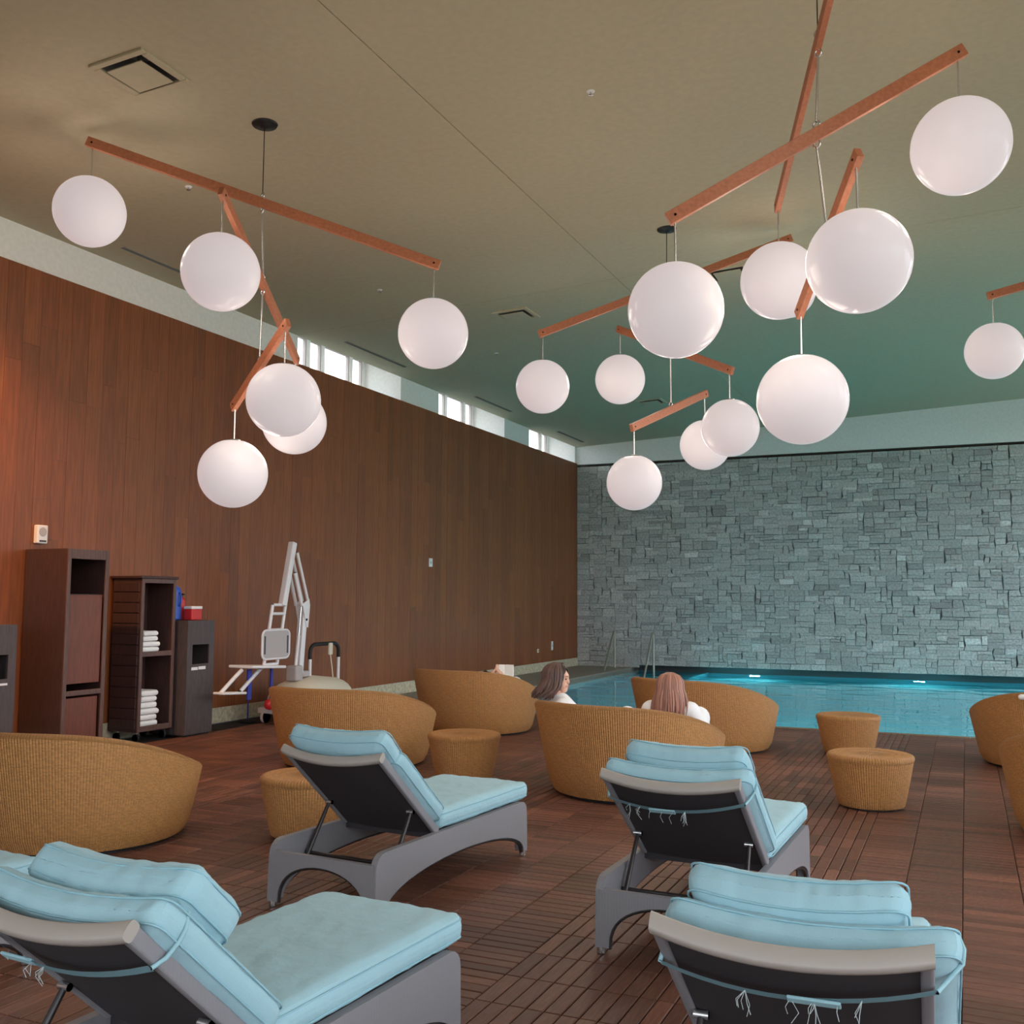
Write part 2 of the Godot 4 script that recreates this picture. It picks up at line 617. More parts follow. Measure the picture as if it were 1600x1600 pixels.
		part(bx(Vector3(RIGHT_X + 0.148, 0.36, h0 + 0.01), Vector3(RIGHT_X + 0.152, 5.44, h1 - 0.01)), "pane", M.window_glass, wn)
	var wb := setting("wall_back")
	var xp := -9.0
	for k in 4:
		var xa := -8.3 + 3.45 * k
		var xb := xa + 2.9
		part(bx(Vector3(xp, -0.1, BACK_Z), Vector3(xa, 6.5, BACK_Z + 0.3)), "pier", M.cream_wall, wb)
		part(bx(Vector3(xa, -0.1, BACK_Z), Vector3(xb, 0.1, BACK_Z + 0.3)), "threshold", M.cream_wall, wb)
		part(bx(Vector3(xa, 4.4, BACK_Z), Vector3(xb, 6.5, BACK_Z + 0.3)), "lintel", M.cream_wall, wb)
		xp = xb
		var wn := setting("window_%d" % (holes.size() + 4 + k))
		var fr := MB.new()
		for xc in [xa + 0.04, (xa + xb) / 2, xb - 0.04]:
			fr.box2(Vector3(xc - 0.04, 0.1, BACK_Z + 0.1), Vector3(xc + 0.04, 4.4, BACK_Z + 0.2))
		for yc in [0.14, 2.6, 4.36]:
			fr.box2(Vector3(xa, yc - 0.04, BACK_Z + 0.11), Vector3(xb, yc + 0.04, BACK_Z + 0.19))
		part(fr, "window_frame", M.white_paint, wn)
		part(bx(Vector3(xa + 0.01, 0.11, BACK_Z + 0.148), Vector3(xb - 0.01, 4.39, BACK_Z + 0.152)), "pane", M.window_glass, wn)
	part(bx(Vector3(xp, -0.1, BACK_Z), Vector3(RIGHT_X + 0.3, 6.5, BACK_Z + 0.3)), "pier", M.cream_wall, wb)

func window_unit(called: String, z0: float, z1: float) -> void:
	var wn := setting(called)
	var x := -9.48
	var ws := [0.32, 0.74, 0.32, 0.74, 0.32]
	var tot := 0.0
	for w in ws:
		tot += w
	var gap := (z0 - z1 - tot) / 6.0
	var fr := MB.new()
	fr.box2(Vector3(x - 0.05, 5.70, z1), Vector3(x + 0.05, 5.80, z0))
	fr.box2(Vector3(x - 0.05, 4.93, z1), Vector3(x + 0.05, 4.99, z0))
	var z := z1
	for k in 6:
		fr.box2(Vector3(x - 0.05, 4.99, z), Vector3(x + 0.05, 5.70, z + gap))
		z += gap
		if k < 5:
			z += ws[k]
	part(fr, "window_frame", M.white_paint, wn)
	z = z1
	for k in 5:
		z += gap
		var sash := MB.new()
		for s in [[4.99, 5.012, z, z + ws[k]], [5.678, 5.70, z, z + ws[k]], [5.012, 5.678, z, z + 0.022], [5.012, 5.678, z + ws[k] - 0.022, z + ws[k]]]:
			sash.box2(Vector3(x - 0.02, s[0], s[2]), Vector3(x + 0.03, s[1], s[3]))
		part(sash, "sash", M.lift_grey, wn)
		part(bx(Vector3(x - 0.003, 5.012, z + 0.022), Vector3(x + 0.001, 5.678, z + ws[k] - 0.022)), "pane", M.tinted_glass, wn)
		z += ws[k]

func stone_block(m: MB, q: Array, d: float, r: RandomNumberGenerator) -> void:
	# q: four corners of the bed on the wall, counter-clockwise; worn edges, slightly tilted face
	var z0 := STONE_Z - 0.05
	var c: Vector2 = (q[0] + q[1] + q[2] + q[3]) / 4.0
	var tilt := Vector2(r.randf_range(-0.012, 0.012), r.randf_range(-0.03, 0.03))
	var o := []
	var f := []
	for p in q:
		var e: Vector2 = p + (c - p).normalized() * 0.004
		o.append(Vector3(e.x, e.y, z0))
		var g: Vector2 = p + (c - p).normalized() * r.randf_range(0.010, 0.017)
		f.append(Vector3(g.x, g.y, z0 + d + (g - c).dot(tilt)))
	var mid := Vector3(c.x, c.y, z0 + d + r.randf_range(0.0, 0.006))
	for k in 4:
		var l := (k + 1) % 4
		var s := Vector3(0, 0, d - 0.008)
		m.quad(o[k], o[l], o[l] + s, o[k] + s)
		m.quad(o[k] + s, o[l] + s, f[l], f[k])
		m.tri(f[k], f[l], mid)

func stones(wf: Node3D) -> void:
	rng.seed = 4242
	var cw := 0.108
	var ch := 0.0632
	var nx := int((RIGHT_X + 8.69) / cw)
	var ny := 76
	var corner := {}
	for i in nx + 1:
		for j in ny + 1:
			var jx := rng.randf_range(-0.022, 0.022) if i > 0 and i < nx else 0.0
			var jy := rng.randf_range(-0.010, 0.010) if j > 0 and j < ny else 0.0
			corner[Vector2i(i, j)] = Vector2(-8.69 + cw * i + jx, 0.058 + ch * j + jy)
	var used := {}
	var blocks := []
	for j in ny:
		for i in nx:
			if used.has(Vector2i(i, j)):
				continue
			var h: int = [1, 1, 1, 2, 2, 2, 2, 3][rng.randi_range(0, 7)]
			var w: int = [1, 2, 2, 3, 3, 3, 4, 5][rng.randi_range(0, 7)]
			if h == 1:
				w += rng.randi_range(0, 1)
			if h == 3:
				w = mini(w, 3)
			h = mini(h, ny - j)
			var ww := 0
			while ww < w and i + ww < nx and not used.has(Vector2i(i + ww, j)):
				ww += 1
			for a in ww:
				for b in h:
					used[Vector2i(i + a, j + b)] = true
			blocks.append([i, j, ww, h])
	blocks.sort_custom(func(a, b): return a[2] * a[3] * (10 if a[0] < 93 else 1) > b[2] * b[3] * (10 if b[0] < 93 else 1))
	var rest := MB.new()
	for k in blocks.size():
		var b: Array = blocks[k]
		var q := [corner[Vector2i(b[0], b[1])], corner[Vector2i(b[0] + b[2], b[1])], corner[Vector2i(b[0] + b[2], b[1] + b[3])], corner[Vector2i(b[0], b[1] + b[3])]]
		var d := rng.randf_range(0.052, 0.064)
		var tone := clampi(int(rng.randfn(3.6, 1.6)), 0, 7)
		if k < 300:
			var m := MB.new()
			stone_block(m, q, d, rng)
			part(m, "stone", M["stone_%d" % tone], wf)
		else:
			var f: float = [0.84, 0.90, 0.94, 0.97, 1.0, 1.03, 1.08, 1.18][tone]
			rest.c = Color(0.82 * f, 0.815 * f, 0.80 * f).srgb_to_linear()
			stone_block(rest, q, d, rng)
	var xx := -8.69
	while xx < -7.14:
		var w := rng.randf_range(0.2, 0.45)
		var x2 := minf(xx + w, -7.12)
		stone_block(rest, [Vector2(xx, 0.0), Vector2(x2, 0.0), Vector2(x2, 0.06), Vector2(xx, 0.06)], 0.05, rng)
		xx += w
	var so := part(rest, "small_stones", M.stone_rest, wf)
	so.set_meta("kind", "stuff")

func slat_shape() -> MB:
	# unit slat: top at y = 0, length along z, eased top edges
	var m := MB.new()
	var e := 0.06
	var el := 0.012
	var t := 0.0
	var b := -1.0
	var a := [Vector3(-0.5, -0.15, 0.5), Vector3(0.5, -0.15, 0.5), Vector3(0.5, -0.15, -0.5), Vector3(-0.5, -0.15, -0.5)]
	var u := [Vector3(-0.5 + e, t, 0.5 - el), Vector3(0.5 - e, t, 0.5 - el), Vector3(0.5 - e, t, -0.5 + el), Vector3(-0.5 + e, t, -0.5 + el)]
	m.quad(u[0], u[1], u[2], u[3])
	for k in 4:
		var l := (k + 1) % 4
		var dn := Vector3(0, b + 0.15, 0)
		m.quad(a[k], a[l], u[l], u[k])
		m.quad(a[k] + dn, a[l] + dn, a[l], a[k])
	return m

func deck() -> void:
	var fl := setting("floor")
	part(bx(Vector3(-9.5, -0.3, POOL_Z), Vector3(RIGHT_X + 0.3, -0.019, BACK_Z + 0.3)), "bed", M.deck_under, fl)
	part(bx(Vector3(3.9, -0.02, POOL_Z + 0.1), Vector3(RIGHT_X, 0.0, BACK_Z)), "far_side_boards", M.deck_1_1, fl)
	part(bx(Vector3(-8.7, -0.02, 0.9), Vector3(3.9, 0.0, BACK_Z)), "rear_boards", M.deck_0_1, fl)
	part(bx(Vector3(-9.5, -0.3, STONE_Z - 0.6), Vector3(POOL_X, 0.0, POOL_Z - 0.001)), "grey_paving", M.grey_paving, fl)
	var T := 0.29
	var sh := slat_shape()
	var me := sh.mesh()
	rng.seed = 909
	var all := []
	var cam: Camera3D = get_node("camera")
	var inv := cam.transform.affine_inverse()
	var k := -28
	while -0.063 + T * k < 3.9 - T:
		var x0 := -0.063 + T * k
		# tile columns run in bands of four: slats lengthwise, then crosswise
		var band := floori((x0 + 0.645 + 0.01) / (4.0 * T))
		var along := posmod(band, 2) == 1
		var i := -4
		while true:
			var z0 := -3.983 - T * i + T * 12
			i += 1
			if z0 > 0.9:
				continue
			if z0 < POOL_Z + 0.12:
				break
			var dl := minf(T, z0 - (POOL_Z + 0.1))
			if x0 < WALL_X:
				continue
			var tt := rng.randfn(0.0, 0.6)
			for s in 4:
				if not along and dl < T and T / 4 * (s + 1) > dl:
					continue
				var c: Vector3
				if along:
					c = Vector3(x0 + T / 4 * (s + 0.5), 0, z0 - dl / 2)
				else:
					c = Vector3(x0 + T / 2, 0, z0 - T / 4 * (s + 0.5))
				var q := inv * c
				var seen := false
				var d := 1e9
				if q.z < -0.5:
					var px := Vector2(q.x, q.y) / -q.z * 1580.0 / 800.0
					seen = absf(px.x) < 1.0 and px.y > -1.03
					d = -q.z
				all.append([d if seen else d + 1000.0, c, along, tt + rng.randfn(0.0, 0.75), dl if along else T])
		k += 1
	all.sort_custom(func(a, b): return a[0] < b[0])
	var rest := MB.new()
	for j in all.size():
		var a: Array = all[j]
		var tone := clampi(int(round(2.0 + a[3])), 0, 4)
		var b := Basis.from_scale(Vector3(T / 4 - 0.0055, 0.019, a[4] - 0.004))
		if not a[2]:
			b = Basis(Vector3.UP, PI / 2) * b
		var xf := Transform3D(b, a[1] + Vector3(0, rng.randf_range(-0.0012, 0.0), 0))
		if j < 300:
			var o := put(me, "slat", M["deck_%d_%d" % [0 if a[2] else 1, tone]], fl)
			o.transform = xf
		else:
			var f: float = [0.82, 0.92, 1.0, 1.1, 1.22][tone] * rng.randf_range(0.96, 1.04)
			var lin := Color(0.485 * f, 0.325 * f, 0.265 * f).srgb_to_linear()
			var base := rest.v.size()
			var nb := b.inverse().transposed()
			for i in sh.v.size():
				rest.v.append(xf * sh.v[i])
				rest.n.append((nb * sh.n[i]).normalized())
				rest.uv.append(sh.uv[i])
				rest.col.append(lin)
			for i in sh.ix:
				rest.ix.append(base + i)
	var ro := part(rest, "further_slats", M.deck_rest, fl)
	ro.set_meta("kind", "stuff")

func pool() -> void:
	var p := thing("swimming_pool", "turquoise indoor swimming pool along the foot of the stone wall", "pool", Vector3(0, 0, 0))
	var x0 := POOL_X
	var x1 := RIGHT_X - 0.6
	var zf := STONE_Z - 0.55
	var yb := -1.25
	part(bx(Vector3(x0 - 0.3, yb - 0.2, zf - 0.05), Vector3(x1 + 0.3, yb, POOL_Z + 0.3)), "basin_floor", M.pool_plaster, p)
	part(bx(Vector3(x0 - 0.15, yb, POOL_Z), Vector3(x1 + 0.15, -0.021, POOL_Z + 0.15)), "near_side", M.pool_plaster, p)
	part(bx(Vector3(x0 - 0.15, yb, zf - 0.05), Vector3(x1 + 0.15, -0.3, zf)), "far_side", M.pool_plaster, p)
	part(bx(Vector3(x0 - 0.15, -0.3, zf - 0.05), Vector3(x1 + 0.15, 0.04, zf)), "slot_back", M.mortar, p)
	part(bx(Vector3(x0 - 0.15, yb, zf), Vector3(x0, -0.015, POOL_Z)), "left_side", M.pool_plaster, p)
	part(bx(Vector3(x1, yb, zf), Vector3(x1 + 0.15, 0.0, POOL_Z)), "right_side", M.pool_plaster, p)
	part(bx(Vector3(x1, -0.3, zf), Vector3(RIGHT_X - 0.005, 0.0, POOL_Z - 0.021)), "right_paving", M.grey_paving, p)
	for k in 3:
		part(bx(Vector3(x0, yb, -22.4 + 0.35 * k), Vector3(-5.6, -0.32 - 0.28 * k, -22.05 + 0.35 * k)), "step", M.pool_plaster, p)
	part(bx(Vector3(x0, yb, zf), Vector3(-5.6, -0.14, -22.4)), "landing", M.pool_plaster, p)
	var x := -8.7
	while x < RIGHT_X - 0.6:
		part(bx(Vector3(x + 0.002, -0.28, POOL_Z - 0.02), Vector3(x + 0.578, 0.0, POOL_Z + 0.098)), "coping_stone", M.coping_stone, p)
		x += 0.58
	# water: one closed body with a gently moving top
	var m := MB.new()
	var nx := 150
	var nz := 100
	var f := FastNoiseLite.new()
	f.seed = 5
	f.frequency = 0.55
	f.fractal_octaves = 3
	var rows := []
	var wx0 := x0 - 0.05
	var wx1 := x1 + 0.05
	var wz0 := POOL_Z + 0.05
	var wz1 := zf - 0.02
	for i in nz + 1:
		var r := PackedVector3Array()
		for j in nx + 1:
			var px := lerpf(wx0, wx1, float(j) / nx)
			var pz := lerpf(wz0, wz1, float(i) / nz)
			r.append(Vector3(px, WATER_Y + 0.011 * f.get_noise_2d(px, pz * 2.2), pz))
		rows.append(r)
	m.grid(rows)
	var yb2 := yb - 0.1
	m.quad(Vector3(wx0, yb2, wz0), Vector3(wx1, yb2, wz0), Vector3(wx1, WATER_Y, wz0), Vector3(wx0, WATER_Y, wz0))
	m.quad(Vector3(wx1, yb2, wz1), Vector3(wx0, yb2, wz1), Vector3(wx0, WATER_Y, wz1), Vector3(wx1, WATER_Y, wz1))
	m.quad(Vector3(wx1, yb2, wz0), Vector3(wx1, yb2, wz1), Vector3(wx1, WATER_Y, wz1), Vector3(wx1, WATER_Y, wz0))
	m.quad(Vector3(wx0, yb2, wz1), Vector3(wx0, yb2, wz0), Vector3(wx0, WATER_Y, wz0), Vector3(wx0, WATER_Y, wz1))
	m.quad(Vector3(wx0, yb2, wz1), Vector3(wx1, yb2, wz1), Vector3(wx1, yb2, wz0), Vector3(wx0, yb2, wz0))
	part(m, "water", M.water, p)
	# underwater lamps on both long sides
	for s in [[-4.5, 1], [-0.98, 1], [2.6, 1], [-5.6, -1], [-2.2, -1], [1.2, -1], [4.0, -1]]:
		var far: bool = s[1] > 0
		var zc := zf + 0.02 if far else POOL_Z - 0.02
		var lm := MB.new()
		lm.xf = Transform3D(Basis(Vector3.RIGHT, PI / 2 if far else -PI / 2), Vector3(s[0], -0.62, zc))
		lm.lathe([Vector2(0.0, 0.03), Vector2(0.10, 0.025), Vector2(0.125, 0.0)].map(func(q): return q), 20)
		part(lm, "pool_lamp", M.pool_lamp_glass, p)
		var al := AreaLight3D.new()
		al.name = numbered("pool_lamp_light", p)
		p.add_child(al)
		al.area_size = Vector2(0.22, 0.22)
		al.position = Vector3(s[0], -0.62, zc + (0.05 if far else -0.05))
		al.rotation.y = PI if far else 0.0
		al.light_color = Color(0.72, 1.0, 1.0)
		al.light_energy = POOL_POWER
		al.area_range = 40.0
		al.shadow_enabled = true

# ---------------------------------------------------------------- globe mobiles
func globe(t: Node3D, at: Vector3, hook: Vector3, globe_mesh: Mesh, cap_mesh: Mesh) -> void:
	var g := put(globe_mesh, "globe_lamp", M.opal_glass_lamp, t)
	g.position = at
	var c := put(cap_mesh, "cap", M.steel, g)
	c.position = Vector3(0, 0.272, 0)
	part(tb([at + Vector3(0, 0.285, 0), hook], 0.006, 6), "hanging_rod", M.steel, t)
	# light of the globe: six soft panes just in front of its glowing face
	for d in [Vector3.UP, Vector3.DOWN, Vector3.LEFT, Vector3.RIGHT, Vector3.FORWARD, Vector3.BACK]:
		var al := AreaLight3D.new()
		al.name = numbered("globe_light", t)
		t.add_child(al)
		al.area_size = Vector2(0.36, 0.36)
		al.transform = Transform3D(Basis.looking_at(d, Vector3.UP if absf(d.y) < 0.5 else Vector3.BACK), at + d * 0.292)
		al.light_color = Color(1.0, 0.93, 0.86)
		al.light_energy = GLOBE_POWER * (0.25 if d.y > 0.5 else 1.0)
		al.area_range = 40.0
		al.shadow_enabled = true

func globe_shape() -> MB:
	var m := MB.new()
	var prof := []
	for k in 25:
		var a := -PI / 2 + (PI - 0.36) * k / 24.0
		prof.append(Vector2(0.2885 * cos(a), 0.2885 * sin(a)))
	prof.append(Vector2(0.03, prof[-1].y + 0.004))
	prof.append(Vector2(0.0, prof[-1].y))
	m.lathe(prof, 40)
	return m

func beam(t: Node3D, a: Vector3, b: Vector3) -> void:
	var d := (b - a).normalized()
	var side := d.cross(Vector3.UP).normalized()
	var up := side.cross(d)
	var o := part(one(func(m):
		m.xf = Transform3D(Basis(d, up, side), (a + b) / 2)
		m.rbox(Vector3(a.distance_to(b) + 0.1, 0.082, 0.042), 0.005)), "beam", M.cedar, t)
	for e in [a, b]:
		part(one(func(m): m.tube([e - side * 0.024, e + side * 0.024], 0.008, 8)), "bolt", M.dark_metal, o)

func eye_ring(t: Node3D, at: Vector3) -> void:
	var m := MB.new()
	m.tube(arc(at, Vector3(0.02, 0, 0.008), Vector3(0, 0.024, 0), 0.0, TAU, 14), 0.006, 6, false)
	part(m, "eye_bolt", M.steel, t)

func mobile(label: String, mid: Vector3, bars: Array) -> void:
	var yc := ceil_y(mid.x)
	var t := thing("globe_mobile", label, "chandelier", Vector3(mid.x, yc, mid.z), 0.0, "globe mobiles under the ceiling")
	var off := -t.position
	var gm := globe_shape().mesh()
	var cap := one(func(m): m.lathe([Vector2(0.06, 0.0), Vector2(0.055, 0.014), Vector2(0.02, 0.022), Vector2(0.0, 0.022)], 16)).mesh()
	part(one(func(m): m.lathe([Vector2(0.0, -0.034), Vector2(0.03, -0.034), Vector2(0.035, -0.022), Vector2(0.10, -0.016), Vector2(0.11, 0.004)], 24)), "canopy", M.dark_metal, t)
	var last := Vector3(0, -0.03, 0)
	for k in bars.size():
		var a: Vector3 = bars[k][0] + off
		var b: Vector3 = bars[k][1] + off
		var c := (a + b) / 2
		var top := c + Vector3(0, 0.045, 0)
		beam(t, a, b)
		eye_ring(t, top + Vector3(0, 0.018, 0))
		part(tb([last, top + Vector3(0, 0.035, 0)], 0.004 if k == 0 else 0.008, 6), "cable" if k == 0 else "link_rod", M.dark_metal if k == 0 else M.steel, t)
		if k < bars.size() - 1:
			eye_ring(t, c - Vector3(0, 0.06, 0))
		last = c - Vector3(0, 0.075, 0)
		for e in [a, b]:
			var skip: bool = bars[k].size() > 2 and bars[k][2]
			globe(t, e - Vector3(0, 0.59, 0), e - Vector3(0, 0.035, 0), gm, cap)

func mobiles() -> void:
	mobile("three-beam mobile of six white globe lamps in front of the wood wall", Vector3(-5.245, 0, -6.60), [
		[Vector3(-6.546, 5.348, -6.006), Vector3(-3.927, 4.328, -7.173)],
		[Vector3(-4.987, 4.57, -5.814), Vector3(-5.489, 3.74, -7.441)],
		[Vector3(-4.829, 3.70, -6.40), Vector3(-5.602, 3.20, -6.76)]])
	mobile("three-beam mobile of white globe lamps, lowest beam just before the stone wall", Vector3(-2.875, 0, -10.55), [
		[Vector3(-4.075, 4.437, -9.898), Vector3(-1.67, 5.546, -11.146)],
		[Vector3(-3.586, 4.715, -11.073), Vector3(-2.101, 3.883, -10.042)],
		[Vector3(-3.12, 3.379, -10.094), Vector3(-2.672, 3.938, -11.392)]])
	mobile("nearest three-beam mobile with the largest-looking white globe lamps", Vector3(-0.724, 0, -6.205), [
		[Vector3(-1.203, 4.55, -7.592), Vector3(-0.245, 5.42, -4.81)],
		[Vector3(-1.546, 3.898, -5.866), Vector3(0.058, 4.913, -6.531)],
		[Vector3(-0.488, 4.048, -5.836), Vector3(-0.917, 3.44, -6.611)]])
	mobile("globe mobile cut off by the right edge of the picture", Vector3(1.55, 0, -11.5), [
		[Vector3(0.351, 4.733, -11.363), Vector3(2.75, 5.3, -11.64)]])

# ---------------------------------------------------------------- small ceiling and wall fittings
func on_ceiling(x: float, z: float) -> Transform3D:
	var s := atan(0.0455)
	return Transform3D(Basis(Vector3.BACK, s), Vector3(x, ceil_y(x), z))

func fittings() -> void:
	for g in DIFFUSERS:
		var t := thing("air_diffuser", g[1], "air vent", Vector3.ZERO, 0.0, "square air diffusers in the ceiling")
		t.transform = on_ceiling(g[0].x, g[0].y)
		for s in [[0, 0.23, 0.52, 0.055], [0, -0.23, 0.52, 0.055], [0.23, 0, 0.055, 0.405], [-0.23, 0, 0.055, 0.405]]:
			var m := MB.new()
			m.xf.origin = Vector3(s[0], -0.006, s[1])
			m.rbox(Vector3(s[2], 0.026, s[3]), 0.008)
			part(m, "frame_side", M.ceiling_paint, t)
		part(duct(0.204, 0.204, 0.24), "duct", M.sheet_metal, t)
		part(bx(Vector3(-0.165, -0.034, -0.165), Vector3(0.165, -0.026, 0.165)), "face_plate", M.ceiling_paint, t)
		part(bx(Vector3(-0.015, -0.027, -0.015), Vector3(0.015, 0.23, 0.015)), "stem", M.sheet_metal, t)
	for s in SLOTS:
		var t := thing("slot_vent", s[2], "air vent", Vector3.ZERO, 0.0, "slot vents along the left wall")
		t.transform = on_ceiling(-8.31, (s[0] + s[1]) / 2)
		var ln: float = s[0] - s[1]
		part(duct(0.0295, ln / 2, 0.24), "duct", M.sheet_metal, t)
		part(bx(Vector3(-0.036, -0.005, -ln / 2 - 0.006), Vector3(-0.03, 0.002, ln / 2 + 0.006)), "edge", M.ceiling_paint, t)
		part(bx(Vector3(0.03, -0.005, -ln / 2 - 0.006), Vector3(0.036, 0.002, ln / 2 + 0.006)), "edge", M.ceiling_paint, t)
	for s in [[-6.63, -7.24, "fire sprinkler head beside the left mobile's long beam"], [-2.63, -7.39, "lone fire sprinkler head on the bare ceiling"], [-6.64, -10.71, "fire sprinkler head left of the globe with the square vent behind"], [-6.66, -14.25, "far fire sprinkler head above the clerestory windows"]]:
		var t := thing("sprinkler_head", s[2], "sprinkler", Vector3.ZERO, 0.0, "ceiling sprinkler heads")
		t.transform = on_ceiling(s[0], s[1])
		part(one(func(m): m.lathe([Vector2(0.0, -0.008), Vector2(0.03, -0.006), Vector2(0.036, 0.002)], 14)), "plate", M.white_paint, t)
		part(one(func(m): m.lathe([Vector2(0.0, -0.036), Vector2(0.018, -0.035), Vector2(0.02, -0.03), Vector2(0.007, -0.028), Vector2(0.008, 0.0)], 10)), "nozzle", M.steel, t)
	var dl := thing("recessed_downlight", "warm recessed downlight near the wood wall, left of the picture", "lamp")
	dl.transform = on_ceiling(-7.75, -5.3)
	part(one(func(m): m.lathe([Vector2(0.055, -0.004), Vector2(0.075, -0.008), Vector2(0.085, 0.002)], 20)), "trim_ring", M.white_paint, dl)
	part(one(func(m): m.lathe([Vector2(0.0, -0.003), Vector2(0.056, -0.003)], 20)), "lamp_lens", M.downlight_lens, dl)
	var sp := SpotLight3D.new()
	sp.name = "downlight_beam"
	dl.add_child(sp)
	sp.position = Vector3(0, -0.03, 0)
	sp.basis = Basis.looking_at(Vector3(-0.30, -1.0, -0.28).normalized(), Vector3.FORWARD)
	sp.spot_angle = 42.0
	sp.spot_range = 30.0
	sp.light_size = 0.05
	sp.light_color = Color(1.0, 0.72, 0.42)
	sp.light_energy = 24.0
	sp.shadow_enabled = true
	# white wall box above the tall cabinet, pale wall plates
	var w := thing("wall_speaker", "small white box on the wood wall above the tall cabinet", "speaker", Vector3(WALL_X + 0.001, 2.12, -7.49), 0.0)
	part(one(func(m):
		m.xf.origin = Vector3(0.03, 0.09, 0)
		m.rbox(Vector3(0.06, 0.19, 0.13), 0.012)), "case", M.white_plastic, w)
	part(one(func(m):
		m.xf = Transform3D(Basis(Vector3.BACK, -PI / 2), Vector3(0.06, 0.115, 0))
		m.lathe([Vector2(0.048, 0.0), Vector2(0.045, 0.004), Vector2(0.0, 0.004)], 18)), "grille", M.lift_grey, w)
	part(bx(Vector3(0.058, 0.012, -0.045), Vector3(0.062, 0.03, 0.04)), "slot", M.print_dark, w)
	for s in [[2.229, -15.85, 0.12, 0.15, "white thermostat plate alone on the middle of the wood wall"], [0.54, -21.672, 0.09, 0.2, "pale outlet plate low on the wood wall near the stone corner"], [0.46, -20.835, 0.07, 0.08, "tiny pale plate low on the wood wall left of the outlet"]]:
		var o := thing("wall_plate", s[4], "wall plate", Vector3(WALL_X + 0.001, s[0], s[1]), 0.0, "wall plates on the wood wall")
		part(one(func(m):
			m.xf.origin = Vector3(0.009, 0, 0)
			m.rbox(Vector3(0.018, s[3], s[2]), 0.004)), "plate", M.white_plastic, o)
		part(bx(Vector3(0.017, -0.02, -0.02), Vector3(0.022, 0.02, 0.02)), "button", M.lift_grey, o)

# ---------------------------------------------------------------- wicker
func rim_h(c: float) -> float:
	var t := smoothstep(0.0, 1.0, (c + 1.0) / 2.0)
	return 0.42 + 0.34 * t

func sofa(label: String, x: float, z: float, rt: float, rbase: float, yaw: float) -> Node3D:
	var t := thing("wicker_tub_sofa", label, "sofa", Vector3(x, 0, z), yaw, "round wicker tub sofas by the pool")
	var n := 72
	var rows := []
	var outer := func(a: float, y: float, inset: float):
		var r: float = rbase + (rt - rbase) * pow(clampf(y / 0.76, 0, 1.1), 0.9) - inset
		return Vector3(r * sin(a), y, r * cos(a))
	var th := 0.07
	for k in 9:
		var row := PackedVector3Array()
		for j in n + 1:
			var a := TAU * j / n
			var h := rim_h(cos(a)) - 0.03
			row.append(outer.call(a, 0.025 + (h - 0.025) * k / 8.0, 0.02 if k == 0 else 0.0))
		rows.append(row)
	for k in range(1, 6):
		var b := PI * k / 6.0
		var row := PackedVector3Array()
		for j in n + 1:
			var a := TAU * j / n
			var h := rim_h(cos(a)) - 0.03
			row.append(outer.call(a, h, th / 2 - th / 2 * cos(b)) + Vector3(0, 0.03 * sin(b), 0))
		rows.append(row)
	for k in 5:
		var row := PackedVector3Array()
		for j in n + 1:
			var a := TAU * j / n
			var h := rim_h(cos(a)) - 0.03
			row.append(outer.call(a, lerpf(h, 0.14, k / 4.0), th))
		rows.append(row)
	var m := MB.new()
	m.grid(rows, true, false, Vector2(34, 11))
	part(m, "woven_shell", M.wicker, t)
	part(one(func(q): q.lathe([Vector2(rbase - 0.05, 0.0), Vector2(rbase - 0.05, 0.03)], 40)), "plinth", M.black_rubber, t)
	part(one(func(q): q.lathe([Vector2(rbase - 0.06, 0.13), Vector2(rbase - 0.02, 0.15), Vector2(rbase - 0.01, 0.22), Vector2(rbase - 0.04, 0.27), Vector2(rbase - 0.1, 0.285), Vector2(0.0, 0.295)], 40)), "seat_cushion", M.cushion_tan, t)
	return t

func sofas() -> void:
	sofa("large golden wicker tub sofa cut by the left edge, nearest of the sofas", -5.35, -5.08, 0.80, 0.64, 0.0)
	sofa("wicker tub sofa that the two women sit in", -2.56, -8.18, 0.82, 0.66, -0.28)
	sofa("wicker tub sofa right in front of the white pool lift", -5.43, -8.45, 0.84, 0.68, 0.0)
	sofa("farthest wicker tub sofa at left, white book pages showing above its rim", -5.42, -11.14, 0.80, 0.64, -0.15)
	sofa("wicker tub sofa at the pool edge behind the red-haired woman", -2.59, -10.95, 0.82, 0.66, -0.4)
	sofa("dark-looking wicker tub sofa at the pool edge cut by the right edge", 0.74, -11.2, 0.80, 0.64, 0.4)
	sofa("sliver of a wicker tub sofa in front of another at the right edge", 0.93, -7.9, 0.80, 0.64, 0.1)

func ottoman(label: String, x: float, z: float) -> void:
	var t := thing("wicker_stool", label, "stool", Vector3(x, 0, z), 0.3 * x, "round wicker stools")
	var m := MB.new()
	var prof := [Vector2(0.236, 0.012)]
	for k in 9:
		prof.append(Vector2(0.244 + 0.07 * pow(k / 8.0, 0.9), 0.02 + 0.33 * k / 8.0))
	m.lathe(prof, 56, Vector2(13, 3))
	part(m, "woven_side", M.wicker, t)
	m = MB.new()
	m.lathe([Vector2(0.314, 0.35), Vector2(0.321, 0.362), Vector2(0.321, 0.38), Vector2(0.312, 0.394), Vector2(0.295, 0.4), Vector2(0.2, 0.401), Vector2(0.19, 0.396), Vector2(0.1, 0.395), Vector2(0.09, 0.391), Vector2(0.0, 0.391)], 56, Vector2(12, 3))
	part(m, "woven_top", M.wicker, t)
	part(one(func(q): q.lathe([Vector2(0.225, 0.0), Vector2(0.225, 0.016)], 24)), "foot_ring", M.black_rubber, t)

